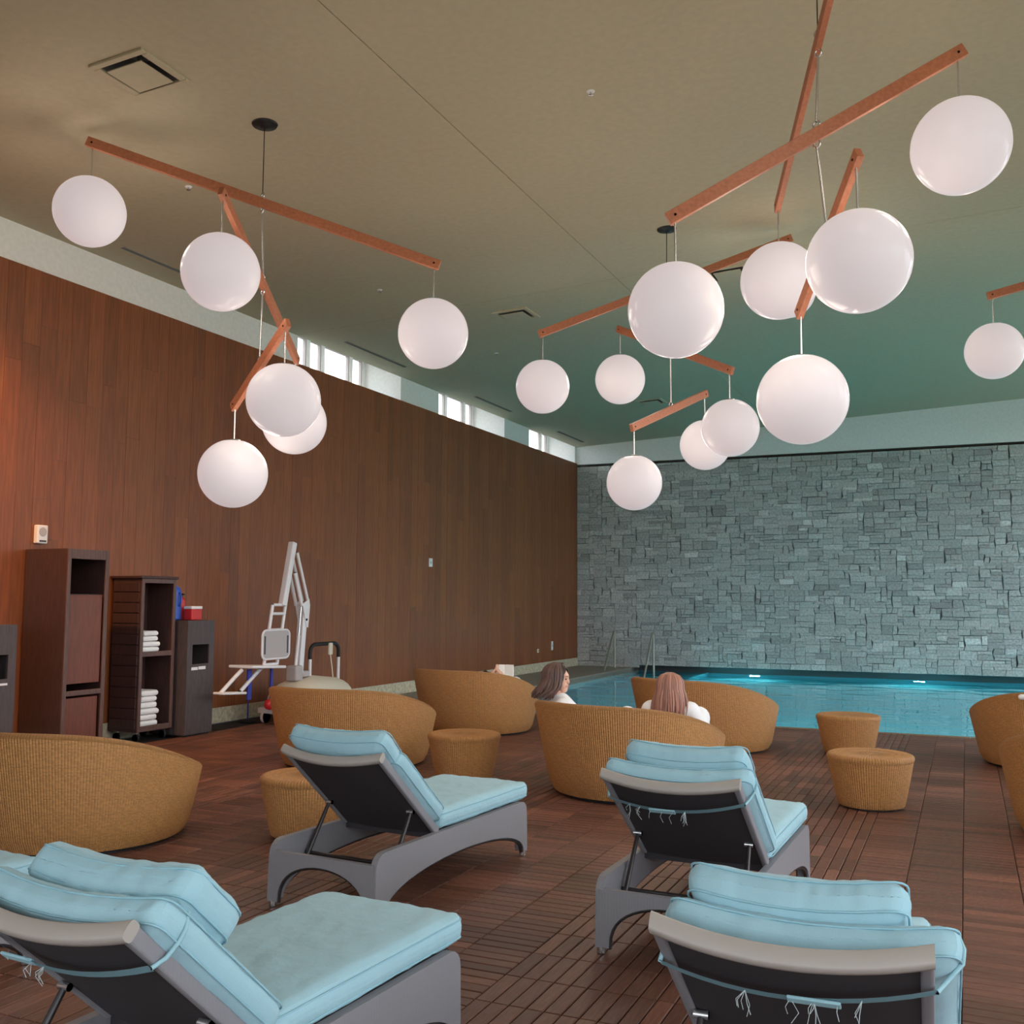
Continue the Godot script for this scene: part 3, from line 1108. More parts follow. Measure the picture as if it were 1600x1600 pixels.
func ottomans() -> void:
	ottoman("round wicker stool standing alone, nearer of the two by the pool", -0.71, -8.36)
	ottoman("round wicker stool at the pool edge, behind another stool", -1.15, -11.12)
	ottoman("round wicker stool behind the seat cushion of the middle lounger", -4.05, -8.05)
	ottoman("round wicker stool half hidden by a lounger's raised back", -4.03, -5.72)

# ---------------------------------------------------------------- loungers
const W2 := 0.335
const LG := 1.58

func side_poly() -> PackedVector2Array:
	var p := PackedVector2Array([Vector2(0.0, 0.03), Vector2(0.008, 0.25)])
	for k in 5:
		var a := PI - PI / 2 * k / 4.0
		p.append(Vector2(0.083 + 0.075 * cos(a), 0.255 + 0.075 * sin(a)))
	for k in 5:
		var a := PI / 2 - PI / 2 * k / 4.0
		p.append(Vector2(LG - 0.07 + 0.065 * cos(a), 0.265 + 0.065 * sin(a)))
	p.append(Vector2(LG, 0.03))
	p.append(Vector2(LG - 0.035, 0.03))
	for k in 25:
		var a := PI * k / 24.0
		p.append(Vector2(0.81 + 0.725 * cos(a), 0.03 + 0.165 * pow(sin(a), 0.85)))
	p.append(Vector2(0.045, 0.03))
	return p

func end_poly() -> PackedVector2Array:
	var w := W2 - 0.012
	var p := PackedVector2Array([Vector2(-w, 0.03), Vector2(-w, 0.28), Vector2(w, 0.28), Vector2(w, 0.03), Vector2(w - 0.04, 0.03)])
	for k in 21:
		var a := PI * k / 20.0
		p.append(Vector2((w - 0.05) * cos(a), 0.03 + 0.20 * pow(sin(a), 0.8)))
	p.append(Vector2(-w + 0.04, 0.03))
	return p

func cushion(size: Vector3, r: float, puff: float, bow := 0.0, seed_ := 1) -> MB:
	var m := MB.new()
	var f := FastNoiseLite.new()
	f.seed = seed_
	f.frequency = 5.0
	var h := size / 2
	m.rbox(size, r, 26, func(p: Vector3):
		var u := p.x / h.x
		var w := p.z / h.z
		var b := (1.0 - pow(u, 4)) * (1.0 - pow(w, 4)) * puff
		var q := p
		q.y += b * signf(p.y) * clampf(absf(p.y) / h.y, 0, 1)
		q.z += 0.3 * puff * (1.0 - u * u) * w
		q += Vector3(f.get_noise_3d(p.x * 3, p.y, p.z), f.get_noise_3d(p.x * 2, p.y + 9.0, p.z * 2), f.get_noise_3d(p.x * 4, p.y + 20.0, p.z)) * 0.006
		var edge := pow(absf(w), 8.0)
		q.z += f.get_noise_2d(p.x * 9.0 + 40.0, p.y) * 0.005 * edge * signf(w)
		q.y += f.get_noise_2d(p.x * 9.0 + 90.0, p.z * 1.5) * 0.003 * pow(absf(w), 3.0) * signf(p.y)
		q.y -= bow * (1.0 - u * u)
		return q)
	return m

func piping(size: Vector3, r: float, y: float, bow := 0.0) -> MB:
	var path := []
	var hx := size.x / 2 - r
	var hz := size.z / 2 - r
	for c in [[1, 1, 0.0], [-1, 1, PI / 2], [-1, -1, PI], [1, -1, PI * 1.5]]:
		for k in 5:
			var a: float = c[2] + PI / 2 * k / 4.0
			path.append(Vector3(c[0] * hx + (r * 0.93) * cos(a), y, c[1] * hz + (r * 0.93) * sin(a)))
		var nx: Array = {0.0: [-1, 1], PI / 2: [-1, -1], PI: [1, -1], PI * 1.5: [1, 1]}[c[2]]
		for k in range(1, 6):
			var e0: Vector3 = path[-1] if k == 1 else path[-1]
			var a2: float = c[2] + PI / 2
			var tgt := Vector3(nx[0] * hx + r * 0.93 * cos(a2), y, nx[1] * hz + r * 0.93 * sin(a2))
			path.append(e0.lerp(tgt, 1.0 / (7 - k)))
	for i in path.size():
		var u: float = path[i].x / (size.x / 2)
		path[i].y -= bow * (1.0 - u * u)
	path.append(path[0])
	return tb(path, 0.003, 5)

# opt: ang (degrees of the back), pillow "front"/"over", tie, threads
func lounger(label: String, o: Vector3, yaw_deg: float, opt: Dictionary) -> void:
	var t := thing("sun_lounger", label, "sun lounger", o, -deg_to_rad(yaw_deg), "grey wicker sun loungers with blue cushions")
	var sp := side_poly()
	for s in [-1, 1]:
		var m := MB.new()
		m.xf = Transform3D(Basis(Vector3(0, 0, -1), Vector3.UP, Vector3.RIGHT), Vector3(s * (W2 - 0.017), 0, 0))
		m.extrude(sp, 0.034)
		var sd := part(m, "side_panel", M.grey_weave, t)
		var ap := []
		for k in 25:
			var a := PI * k / 24.0
			ap.append(Vector3(s * (W2 - 0.017), 0.03 + 0.165 * pow(sin(a), 0.85) - 0.006, -(0.81 + 0.725 * cos(a))))
		part(tb(ap, 0.011, 6), "arch_tube", M.bar_metal, sd)
	for v in [0.018, LG - 0.018]:
		var m := MB.new()
		m.xf.origin = Vector3(0, 0, -v)
		m.extrude(end_poly(), 0.03)
		var en := part(m, "end_panel", M.grey_weave, t)
		var w := W2 - 0.012
		var ap := []
		for k in 21:
			var a := PI * k / 20.0
			ap.append(Vector3((w - 0.05) * cos(a), 0.03 + 0.20 * pow(sin(a), 0.8) - 0.005, -v))
		part(tb(ap, 0.010, 6), "arch_tube", M.bar_metal, en)
	for s in [-1, 1]:
		for v in [0.022, LG - 0.022]:
			var m := MB.new()
			m.lathe([Vector2(0.0, 0.0), Vector2(0.017, 0.0), Vector2(0.02, 0.004), Vector2(0.02, 0.034), Vector2(0.016, 0.05)], 12, Vector2.ONE, Vector3(s * (W2 - 0.022), 0, -v))
			part(m, "foot_cap", M.steel, t)
	part(bx(Vector3(-W2 + 0.035, 0.285, -LG + 0.03), Vector3(W2 - 0.035, 0.325, -0.60)), "seat_deck", M.sling, t)
	# raised back: local frame, y along the back, z out of its rear
	var ang := deg_to_rad(opt.get("ang", 41.0))
	var bl: float = opt.get("len", 0.72)
	var ey := Vector3(0, sin(ang), cos(ang))          # up along the back, towards the head end (+z)
	var en2 := Vector3(0, -cos(ang), sin(ang))        # out of the rear of the back
	var bf := Transform3D(Basis(Vector3.RIGHT, ey, en2), Vector3(0, 0.325, -0.60))
	var bow := 0.045
	var rows := []
	var rows2 := []
	for i in 5:
		var r1 := PackedVector3Array()
		var r2 := PackedVector3Array()
		for j in 13:
			var u := -1.0 + 2.0 * j / 12
			var p := Vector3(u * 0.29, 0.01 + (bl - 0.02) * i / 4.0, bow * (1 - u * u) * (0.3 + 0.7 * i / 4.0))
			r1.append(bf * (p + Vector3(0, 0, 0.012)))
			r2.append(bf * (p - Vector3(0, 0, 0.012)))
		rows.append(r1)
		rows2.append(r2)
	var m2 := MB.new()
	m2.grid(rows)
	m2.grid(rows2, false, true)
	part(m2, "back_sling", M.sling, t)
	for s in [-1, 1]:
		part(one(func(m):
			m.xf = Transform3D(bf.basis, bf * Vector3(s * 0.297, bl / 2, 0.0))
			m.rbox(Vector3(0.03, bl, 0.045), 0.01)), "back_side_rail", M.grey_weave, t)
	var rail_rows := []
	for j in 17:
		var u := -1.0 + 2.0 * j / 16
		var z := bow * (1 - u * u)
		var row := PackedVector3Array()
		for k in 13:
			var a := TAU * k / 12
			var ca := cos(a)
			var sa := sin(a)
			row.append(bf * Vector3(u * 0.313, bl - 0.006 + 0.019 * signf(ca) * pow(absf(ca), 0.6), z + 0.025 * signf(sa) * pow(absf(sa), 0.6)))
		rail_rows.append(row)
	var rm := MB.new()
	rm.grid(rail_rows, true, true)
	for e in [0, 16]:
		var cc := Vector3.ZERO
		for k in 12:
			cc += rail_rows[e][k] / 12.0
		for k in 12:
			if e == 0:
				rm.tri(cc, rail_rows[e][k], rail_rows[e][k + 1])
			else:
				rm.tri(cc, rail_rows[e][k + 1], rail_rows[e][k])
	part(rm, "top_rail", M.rail_weave, t)
	# props and cross bar
	for s in [-1, 1]:
		var top := bf * Vector3(s * 0.265, 0.24, 0.03)
		var bot := Vector3(s * 0.275, 0.19, -0.22)
		part(tb([top, top.lerp(bot, 0.5), bot], [0.010, 0.012, 0.012], 8), "prop", M.bar_metal, t)
		part(tb([top - Vector3(0.02, 0, 0), top + Vector3(0.02, 0, 0)], 0.012, 8), "pivot_bolt", M.steel, t)
	part(tb([Vector3(-0.3, 0.22, -0.26), Vector3(0.3, 0.22, -0.26)], 0.011, 8), "cross_bar", M.bar_metal, t)
	# cushions
	var sz := Vector3(0.645, 0.10, 1.03)
	var sc := cushion(sz, 0.042, 0.012, 0.0, 3)
	var st := put(sc.mesh(), "seat_cushion", M.blue_fabric, t)
	st.position = Vector3(0, 0.383, -1.115)
	part(piping(sz, 0.042, 0.03), "piping", M.blue_piping, st)
	part(piping(sz, 0.042, -0.03), "piping", M.blue_piping, st)
	var cl: float = opt.get("cush", bl - 0.075)
	var bz := Vector3(0.675, 0.10, cl)
	var cb := Transform3D(Basis(Vector3.RIGHT, -en2, ey), bf * Vector3(opt.get("shift", 0.0), cl / 2 + 0.04, -0.075))
	var bc := put(cushion(bz, 0.046, 0.012, 0.035, 7 + int(o.x * 10)).mesh(), "back_cushion", M.blue_fabric, t)
	bc.transform = cb
	part(piping(bz, 0.046, 0.032, 0.035), "piping", M.blue_piping, bc)
	part(piping(bz, 0.046, -0.032, 0.035), "piping", M.blue_piping, bc)
	var pz: Vector3 = opt.get("psize", Vector3(0.56, 0.115, 0.25))
	var pc := put(cushion(pz, 0.05, 0.016, 0.03, 17 + int(o.x * 10)).mesh(), "head_pillow", M.blue_fabric, t)
	var pp: Vector3 = opt.get("pillow", Vector3(-0.02, bl - 0.12, -0.19))
	pc.transform = Transform3D(Basis(Vector3.RIGHT, -en2, ey).rotated(Vector3.RIGHT, deg_to_rad(opt.get("ptilt", 0.0))), bf * pp)
	part(piping(pz, 0.05, 0.036, 0.03), "piping", M.blue_piping, pc)
	part(piping(pz, 0.05, -0.036, 0.03), "piping", M.blue_piping, pc)
	if opt.get("tie", false):
		var yy: float = bl - 0.14
		var tp := []
		for j in 13:
			var u := -1.0 + 2.0 * j / 12
			tp.append(bf * Vector3(u * 0.315, yy - 0.012 * (1 - u * u) + 0.02 * u, bow * (1 - u * u) + 0.032))
		var strap := MB.new()
		var ra := PackedVector3Array()
		var rb2 := PackedVector3Array()
		for j in tp.size():
			ra.append(tp[j] - ey * 0.014)
			rb2.append(tp[j] + ey * 0.014)
		strap.grid([ra, rb2])
		strap.grid([ra, rb2], false, true)
		for s in [0, 12]:
			var e: Vector3 = tp[s]
			var sg := -1.0 if s == 0 else 1.0
			var sh: float = opt.get("shift", 0.0)
			strap.tube([e, bf * Vector3(sg * 0.322 + sh * 0.5, yy + 0.0, -0.005), bf * Vector3(sg * 0.337 + sh, yy + 0.005, -0.045), bf * Vector3(sg * 0.341 + sh, yy + 0.01, -0.075), bf * Vector3(sg * 0.325 + sh, yy + 0.015, -0.115)], 0.006, 6)
		var so := part(strap, "cushion_tie", M.tie_cloth, t)
		var knot := MB.new()
		knot.xf = Transform3D(bf.basis, tp[opt.get("knot", 6)] + en2 * 0.004)
		knot.rbox(Vector3(0.12, 0.028, 0.008), 0.003)
		part(knot, "tie_end", M.tie_cloth, so)
		var th := MB.new()
		var r := RandomNumberGenerator.new()
		r.seed = 50 + int(o.x * 7)
		for k in 16:
			var base: Vector3 = tp[clampi(opt.get("knot", 6) + r.randi_range(-3, 2), 1, 11)]
			var dl := r.randf_range(0.02, 0.065)
			var dx := r.randf_range(-0.02, 0.02)
			th.tube([base, base + Vector3(dx, -dl * 0.5, 0.012), base + Vector3(dx * 0.3 + r.randf_range(-0.015, 0.015), -dl, 0.008)], 0.0009, 4, false)
		part(th, "frayed_threads", M.frayed_thread, so).set_meta("kind", "stuff")

func loungers() -> void:
	lounger("blue-cushioned grey lounger with its pillow perched over the back's top edge", Vector3(-2.955, 0, -4.30), 4.2, {"ang": 41.0, "len": 0.70, "cush": 0.56, "pillow": Vector3(0.01, 0.645, -0.085), "psize": Vector3(0.61, 0.105, 0.22), "ptilt": -4.0})
	lounger("grey lounger in front of the women's sofa, cushion tie fraying at the back", Vector3(-1.21, 0, -4.365), 1.5, {"ang": 38.6, "len": 0.735, "tie": true, "knot": 5, "shift": 0.01, "pillow": Vector3(0.03, 0.575, -0.175), "psize": Vector3(0.56, 0.105, 0.25)})
	lounger("lounger cut by the bottom edge at left, thick pillow on its back", Vector3(-2.105, 0, -1.76), 3.6, {"ang": 43.0, "len": 0.68, "tie": true, "knot": 3, "pillow": Vector3(0.005, 0.455, -0.18), "psize": Vector3(0.60, 0.125, 0.26)})
	lounger("nearest lounger seen from behind at bottom right, knotted blue tie across", Vector3(-0.395, 0, -2.385), -2.7, {"ang": 39.6, "len": 0.735, "tie": true, "knot": 7, "shift": 0.035, "cush": 0.615, "pillow": Vector3(-0.0, 0.525, -0.172), "psize": Vector3(0.53, 0.10, 0.25)})
	lounger("lounger at the far left edge, only a corner of blue seat cushion showing", Vector3(-4.10, 0, -1.69), 3.0, {"ang": 41.0, "len": 0.72})

# ---------------------------------------------------------------- cabinets, towels and what stands round them
func cabinet_box(lo: Vector3, hi: Vector3, t: Node3D, m: Material, back := true) -> void:
	# open towards +x: two sides, back, top, bottom (coordinates relative to t)
	part(bx(lo, Vector3(hi.x, hi.y - 0.03, lo.z + 0.03)), "side_panel", m, t)
	part(bx(Vector3(lo.x, lo.y, hi.z - 0.03), Vector3(hi.x, hi.y - 0.03, hi.z)), "side_panel", m, t)
	part(bx(Vector3(lo.x, hi.y - 0.03, lo.z), hi), "top_panel", m, t)
	part(bx(Vector3(lo.x, lo.y, lo.z + 0.03), Vector3(lo.x + 0.02, hi.y - 0.03, hi.z - 0.03)), "back_panel", m, t)
	part(bx(Vector3(lo.x + 0.02, lo.y, lo.z + 0.03), Vector3(hi.x, lo.y + 0.04, hi.z - 0.03)), "bottom_panel", m, t)

func face_frame(x: float, y0: float, y1: float, z0: float, z1: float, rails: Array, t: Node3D) -> void:
	for z in [z0 + 0.022, z1 - 0.022]:
		part(rb(Vector3(x + 0.008, (y0 + y1) / 2, z), Vector3(0.02, y1 - y0, 0.044), 0.004), "stile", M.cabinet_edge, t)
	for r in rails:
		part(rb(Vector3(x + 0.0075, r[0], (z0 + z1) / 2), Vector3(0.019, r[1], z1 - z0 - 0.088), 0.004), "rail", M.cabinet_edge, t)

func towel_mesh(sx: float, sy: float, sz: float, sd: int) -> MB:
	var m := MB.new()
	var f := FastNoiseLite.new()
	f.seed = sd
	f.frequency = 4.0
	m.rbox(Vector3(sx, sy, sz), sy * 0.46, 5, func(p: Vector3):
		return p + Vector3(f.get_noise_3d(p.x, p.y, p.z) * 0.02, f.get_noise_3d(p.x * 2, p.z * 2, 3.0) * 0.003, f.get_noise_3d(p.z, p.y, p.x + 7) * 0.02))
	return m

func trash_unit(label: String, x: float, z0: float, z1: float, h: float) -> Node3D:
	# squat unit with a rimmed top, an open square mouth and lettering under it
	var t := thing("towel_bin_cabinet", label, "cabinet", Vector3(x, 0, (z0 + z1) / 2), 0.0, "dark towel return units")
	var w := (z0 - z1) / 2
	part(bx(Vector3(-0.52, 0.02, -w), Vector3(-0.50, h, w)), "back_panel", M.grey_cabinet, t)
	part(bx(Vector3(-0.50, 0.02, w - 0.025), Vector3(0, h, w)), "side_panel", M.grey_cabinet, t)
	part(bx(Vector3(-0.50, 0.02, -w), Vector3(0, h, -w + 0.025)), "side_panel", M.grey_cabinet, t)
	part(bx(Vector3(-0.50, h - 0.02, -w + 0.025), Vector3(-0.02, h, w - 0.025)), "top_panel", M.grey_cabinet, t)
	part(bx(Vector3(-0.48, 0.0, -w + 0.02), Vector3(-0.03, 0.02, w - 0.02)), "plinth", M.black_rubber, t)
	var y0 := h * 0.62
	var y1 := h * 0.79
	part(bx(Vector3(-0.02, 0.02, -w + 0.025), Vector3(0.0, y0, w - 0.025)), "front_panel", M.grey_cabinet, t)
	part(bx(Vector3(-0.02, y1, -w + 0.025), Vector3(0.0, h, w - 0.025)), "upper_panel", M.grey_cabinet, t)
	part(bx(Vector3(-0.02, y0, w - 0.085), Vector3(0.0, y1, w - 0.025)), "mouth_jamb", M.grey_cabinet, t)
	part(bx(Vector3(-0.02, y0, -w + 0.025), Vector3(0.0, y1, -w + 0.085)), "mouth_jamb", M.grey_cabinet, t)
	part(bx(Vector3(-0.4, y0 - 0.05, -w + 0.03), Vector3(-0.38, y1 + 0.05, w - 0.03)), "mouth_back", M.black_rubber, t)
	return t

func furniture() -> void:
	# tall cabinet with hinged red-brown panel
	var c := thing("tall_cabinet", "tallest dark wooden cabinet with a red-brown panel, beside the towel shelf", "cabinet", Vector3(-8.1, 0, -7.60))
	cabinet_box(Vector3(-0.565, 0.03, -0.265), Vector3(0, 2.05, 0.265), c, M.dark_cabinet)
	face_frame(0.0, 0.03, 2.05, -0.265, 0.265, [[2.0, 0.1], [0.62, 0.05], [0.07, 0.08]], c)
	part(rb(Vector3(-0.02, 1.15, -0.005), Vector3(0.022, 0.88, 0.42), 0.005), "drop_panel", M.red_brown_door, c)
	part(rb(Vector3(-0.03, 0.34, 0.0), Vector3(0.022, 0.46, 0.42), 0.005), "lower_panel", M.red_brown_door, c)
	part(bx(Vector3(-0.54, 1.58, -0.235), Vector3(-0.02, 1.60, 0.235)), "shelf", M.dark_cabinet, c)
	part(bx(Vector3(-0.53, 0.0, -0.25), Vector3(-0.02, 0.03, 0.25)), "plinth", M.black_rubber, c)
	# towel shelf on casters, slatted sides
	var s := thing("towel_shelf", "dark open towel shelf on casters holding white towels", "shelf", Vector3(-8.25, 0, -8.755))
	cabinet_box(Vector3(-0.40, 0.11, -0.265), Vector3(0, 1.78, 0.265), s, M.dark_cabinet)
	part(rb(Vector3(-0.20, 1.795, 0), Vector3(0.46, 0.03, 0.58), 0.008), "overhanging_top", M.dark_cabinet, s)
	face_frame(0.0, 0.11, 1.78, -0.265, 0.265, [[1.755, 0.05], [0.95, 0.055], [0.14, 0.06]], s)
	part(bx(Vector3(-0.38, 0.93, -0.235), Vector3(0.0, 0.965, 0.235)), "middle_shelf", M.dark_cabinet, s)
	for k in 14:
		part(rb(Vector3(-0.2, 0.19 + 0.115 * k, 0.27), Vector3(0.37, 0.1, 0.012), 0.004), "side_slat", M.dark_cabinet, s)
	for a in [[-0.34, -0.2], [-0.34, 0.2], [-0.06, -0.2], [-0.06, 0.2]]:
		var w := part(tb([Vector3(a[0], 0.042, a[1] - 0.014), Vector3(a[0], 0.042, a[1] + 0.014)], 0.042, 16), "caster", M.black_rubber, s)
		part(bx(Vector3(a[0] - 0.02, 0.04, a[1] - 0.022), Vector3(a[0] + 0.02, 0.112, a[1] - 0.016)), "fork", M.steel, w)
	var names := ["lowest", "second", "third", "top"]
	for k in 4:
		var o := tag(part(towel_mesh(0.30, 0.055, 0.27 - 0.008 * k, 20 + k), "folded_towel", M.towel), "%s folded white towel of the upper shelf stack" % ["lowest", "second lowest", "second highest", "topmost"][k], "towel", "folded white towels on the towel shelf")
		o.position = Vector3(-8.43 + 0.012 * (k % 2), 0.996 + 0.0595 * k, -8.71 + 0.008 * k)
		o.rotation.y = 0.06 * (k - 1)
	for k in 6:
		var o := tag(part(towel_mesh(0.30, 0.062, 0.28 - 0.004 * k, 40 + k), "folded_towel", M.towel), "%s folded white towel of the lower shelf stack" % ["lowest", "second lowest", "third lowest", "third highest", "second highest", "topmost"][k], "towel", "folded white towels on the towel shelf")
		o.position = Vector3(-8.43 + 0.01 * ((k * 7) % 3), 0.186 + 0.0665 * k, -8.715 + 0.01 * ((k * 5) % 3))
		o.rotation.y = 0.05 * sin(k * 2.1)
	# towel return units
	var u := trash_unit("dark grey return unit with a square mouth, between towel shelf and pool lift", -8.10, -9.08, -9.53, 1.31)
	part(bx(Vector3(0.0, 0.745, 0.045), Vector3(0.003, 0.778, 0.15)), "name_strip", M.white_plastic, u)
	part(bx(Vector3(0.0, 0.748, -0.085), Vector3(0.003, 0.783, 0.032)), "name_strip", M.white_plastic, u)
	var u0 := trash_unit("dark grey return unit cut by the left edge of the picture", -8.10, -6.33, -6.80, 1.31)
	part(bx(Vector3(0.0, 0.755, -0.15), Vector3(0.003, 0.775, 0.12)), "name_strip", M.white_plastic, u0)
	# things on and behind the return unit
	var jug := thing("water_jug", "blue plastic water jug squeezed behind the towel shelf", "jug", Vector3(-8.47, 1.312, -9.21))
	part(one(func(m): m.lathe([Vector2(0.0, 0.0), Vector2(0.098, 0.0), Vector2(0.107, 0.02), Vector2(0.107, 0.15), Vector2(0.101, 0.165), Vector2(0.107, 0.18), Vector2(0.107, 0.32), Vector2(0.09, 0.37), Vector2(0.035, 0.41), Vector2(0.032, 0.45), Vector2(0.0, 0.45)], 24)), "bottle", M.blue_plastic, jug)
	part(one(func(m): m.lathe([Vector2(0.036, 0.42), Vector2(0.036, 0.46), Vector2(0.0, 0.462)], 16)), "stopper", M.white_plastic, jug)
	part(tb(arc(Vector3(0.1, 0.24, 0), Vector3(0.04, 0, 0), Vector3(0, 0.08, 0), -PI / 2, PI / 2, 8), 0.01, 6), "handle", M.blue_plastic, jug)
	var ex := thing("fire_extinguisher", "red fire extinguisher head peeking between blue jug and red box", "extinguisher", Vector3(-8.50, 1.312, -9.395))
	part(one(func(m): m.lathe([Vector2(0.0, 0.0), Vector2(0.05, 0.0), Vector2(0.055, 0.01), Vector2(0.055, 0.22), Vector2(0.035, 0.26), Vector2(0.015, 0.27), Vector2(0.0, 0.27)], 18)), "cylinder", M.red_plastic, ex)
	part(rb(Vector3(0.01, 0.3, 0), Vector3(0.07, 0.02, 0.03), 0.005), "lever", M.black_rubber, ex)
	part(tb([Vector3(0.0, 0.265, 0), Vector3(0.0, 0.3, 0)], 0.013, 8), "valve", M.dark_metal, ex)
	var rd := thing("first_aid_box", "small red box with white lid standing on the return unit", "box", Vector3(-8.30, 1.312, -9.38))
	part(rb(Vector3(0, 0.065, 0), Vector3(0.12, 0.13, 0.17), 0.012), "case", M.red_plastic, rd)
	part(rb(Vector3(0, 0.145, 0), Vector3(0.13, 0.035, 0.18), 0.01), "lid", M.white_plastic, rd)

# ---------------------------------------------------------------- pool lift
func pool_lift() -> void:
	var o := Vector3(-7.87, 0, -11.0)
	var t := thing("pool_lift", "white wheeled pool lift with hanging seat, parked by the wood wall", "pool lift", o)
	var p := func(y: float, z: float, x := 0.0): return Vector3(x, y, z + 11.0)
	# cart: cream cover on wheels
	var m := MB.new()
	var rows := []
	for i in 9:
		var row := PackedVector3Array()
		var v := i / 8.0
		for j in 33:
			var a := TAU * j / 32.0
			var rx := 0.34 * sqrt(maxf(0.0, 1.0 - pow(v, 3.0)))
			var rz := 0.70 * sqrt(maxf(0.0, 1.0 - pow(v, 3.0)))
			var ca := cos(a)
			var sa := sin(a)
			row.append(Vector3(rx * signf(sa) * pow(absf(sa), 0.6), 0.19 + 0.38 * v, -0.18 + rz * signf(ca) * pow(absf(ca), 0.6)))
		rows.append(row)
	m.grid(rows, true)
	part(m, "cart_cover", M.lift_cream, t)
	part(bx(Vector3(-0.33, 0.13, -0.86), Vector3(0.33, 0.2, 0.5)), "cart_base", M.lift_grey, t)
	for a in [[-0.27, 0.42], [0.27, 0.42], [-0.27, -0.78], [0.27, -0.78]]:
		var w := part(tb([Vector3(a[0] - 0.02, 0.08, a[1]), Vector3(a[0] + 0.02, 0.08, a[1])], 0.08, 18), "wheel", M.lift_grey, t)
		part(bx(Vector3(a[0] - 0.03, 0.07, a[1] - 0.03), Vector3(a[0] - 0.024, 0.14, a[1] + 0.03)), "fork", M.steel, w)
	# column, elbow plate, upper arm, seat mast
	part(rb((p.call(0.5, -10.87) + p.call(1.45, -10.955)) / 2, Vector3(0.1, 1.0, 0.085), 0.012, Basis(Vector3.RIGHT, -0.09)), "column", M.white_plastic, t)
	part(rb(p.call(0.62, -10.80), Vector3(0.17, 0.2, 0.16), 0.03), "motor_block", M.lift_grey, t)
	part(rb(p.call(0.60, -10.98), Vector3(0.1, 0.08, 0.2), 0.02), "battery_block", M.lift_grey, t)
	part(tb([p.call(0.72, -10.78, 0.03), p.call(1.1, -10.83, 0.03)], 0.022, 10), "piston_tube", M.white_plastic, t)
	part(tb([p.call(1.1, -10.83, 0.03), p.call(1.48, -10.87, 0.03)], 0.012, 10), "piston_rod", M.steel, t)
	for x in [-0.055, 0.055]:
		var pl := MB.new()
		pl.xf = Transform3D(Basis(Vector3(0, 0, 1), Vector3.UP, Vector3(-1, 0, 0)), Vector3(x, 0, 11.0))
		pl.extrude(PackedVector2Array([Vector2(-10.86, 1.5), Vector2(-11.0, 1.57), Vector2(-11.02, 1.48), Vector2(-10.99, 1.2), Vector2(-10.95, 1.2)]), 0.012)
		part(pl, "elbow_plate", M.white_plastic, t)
		part(tb([p.call(2.16, -10.735, x * 0.8), p.call(1.54, -10.99, x * 0.8)], 0.02, 8), "upper_arm", M.white_plastic, t)
		part(tb([p.call(1.90, -10.70, x * 0.8), p.call(1.48, -10.86, x * 0.8)], 0.024, 8), "lower_arm", M.white_plastic, t)
	part(tb([p.call(1.3, -10.945, -0.07), p.call(1.3, -10.945, 0.07)], 0.015, 10), "elbow_bolt", M.dark_metal, t)
	var mast: Vector3 = p.call(2.29, -10.70)
	var mlow: Vector3 = p.call(1.48, -10.515)
	var md := (mast - mlow).normalized()
	part(rb((mast + mlow) / 2, Vector3(0.085, mast.distance_to(mlow), 0.09), 0.015, Basis(Vector3.RIGHT, md, Vector3.RIGHT.cross(md))), "mast", M.white_plastic, t)
	# seat frame: ladder of bars carrying back and seat
	for z in [0.0, 0.26]:
		part(tb([p.call(1.49, -10.575 + z), p.call(0.75, -10.43 + z)], 0.022, 8), "seat_frame_bar", M.white_plastic, t)
	for k in 4:
		var y: float = [1.49, 1.38, 1.18, 0.76][k]
		part(tb([p.call(y, -10.575 + (1.49 - y) * 0.195), p.call(y, -10.315 + (1.49 - y) * 0.195)], 0.02, 8), "seat_frame_rung", M.white_plastic, t)
	var back := MB.new()
	back.xf = Transform3D(Basis(Vector3(0, 0, 1), Vector3(0, 0.98, -0.19).normalized(), Vector3(-1, 0, 0)).orthonormalized(), p.call(1.005, -10.32, 0.055))
	var poly := PackedVector2Array()
	for q in [[1, 1, 0.0], [-1, 1, PI / 2], [-1, -1, PI], [1, -1, PI * 1.5]]:
		for k in 5:
			var a: float = q[2] + PI / 2 * k / 4.0
			poly.append(Vector2(q[0] * 0.2 + 0.07 * cos(a), q[1] * 0.105 + 0.07 * sin(a)))
	back.extrude(poly, 0.025)
	var bo := part(back, "seat_back", M.lift_grey, t)
	bo.set_meta("label", "pale grey rounded seat back with side slots")
	for z in [-10.55, -10.10]:
		part(rb(p.call(1.0, z + 0.005, 0.07), Vector3(0.01, 0.22, 0.022), 0.004), "slot", M.print_dark, bo)
	var rim_path := []
	for q in poly:
		rim_path.append(back.xf * Vector3(q.x, q.y, -0.006))
	rim_path.append(rim_path[0])
	part(tb(rim_path, 0.014, 6), "edge_tube", M.white_plastic, bo)
	part(rb(p.call(0.745, -10.06, 0.0), Vector3(0.36, 0.035, 0.66), 0.014, Basis(Vector3.RIGHT, -0.05)), "seat", M.white_plastic, t)
	for z in [0.0, 0.36]:
		part(tb([p.call(0.72, -10.12 + z), p.call(0.66, -10.02 + z), p.call(0.47, -9.74 + z)], 0.024, 8), "footrest_arm", M.white_plastic, t)
	part(rb(p.call(0.465, -9.56), Vector3(0.16, 0.03, 0.42), 0.012, Basis(Vector3.RIGHT, -0.06)), "footrest_bar", M.white_plastic, t)
	part(bx(p.call(0.28, -10.36, -0.02), p.call(0.72, -10.32, 0.0)), "hanging_strap", M.strap_blue, t)
	part(bx(p.call(0.36, -9.95, -0.02), p.call(0.72, -9.88, 0.0)), "hanging_strap", M.strap_blue, t)
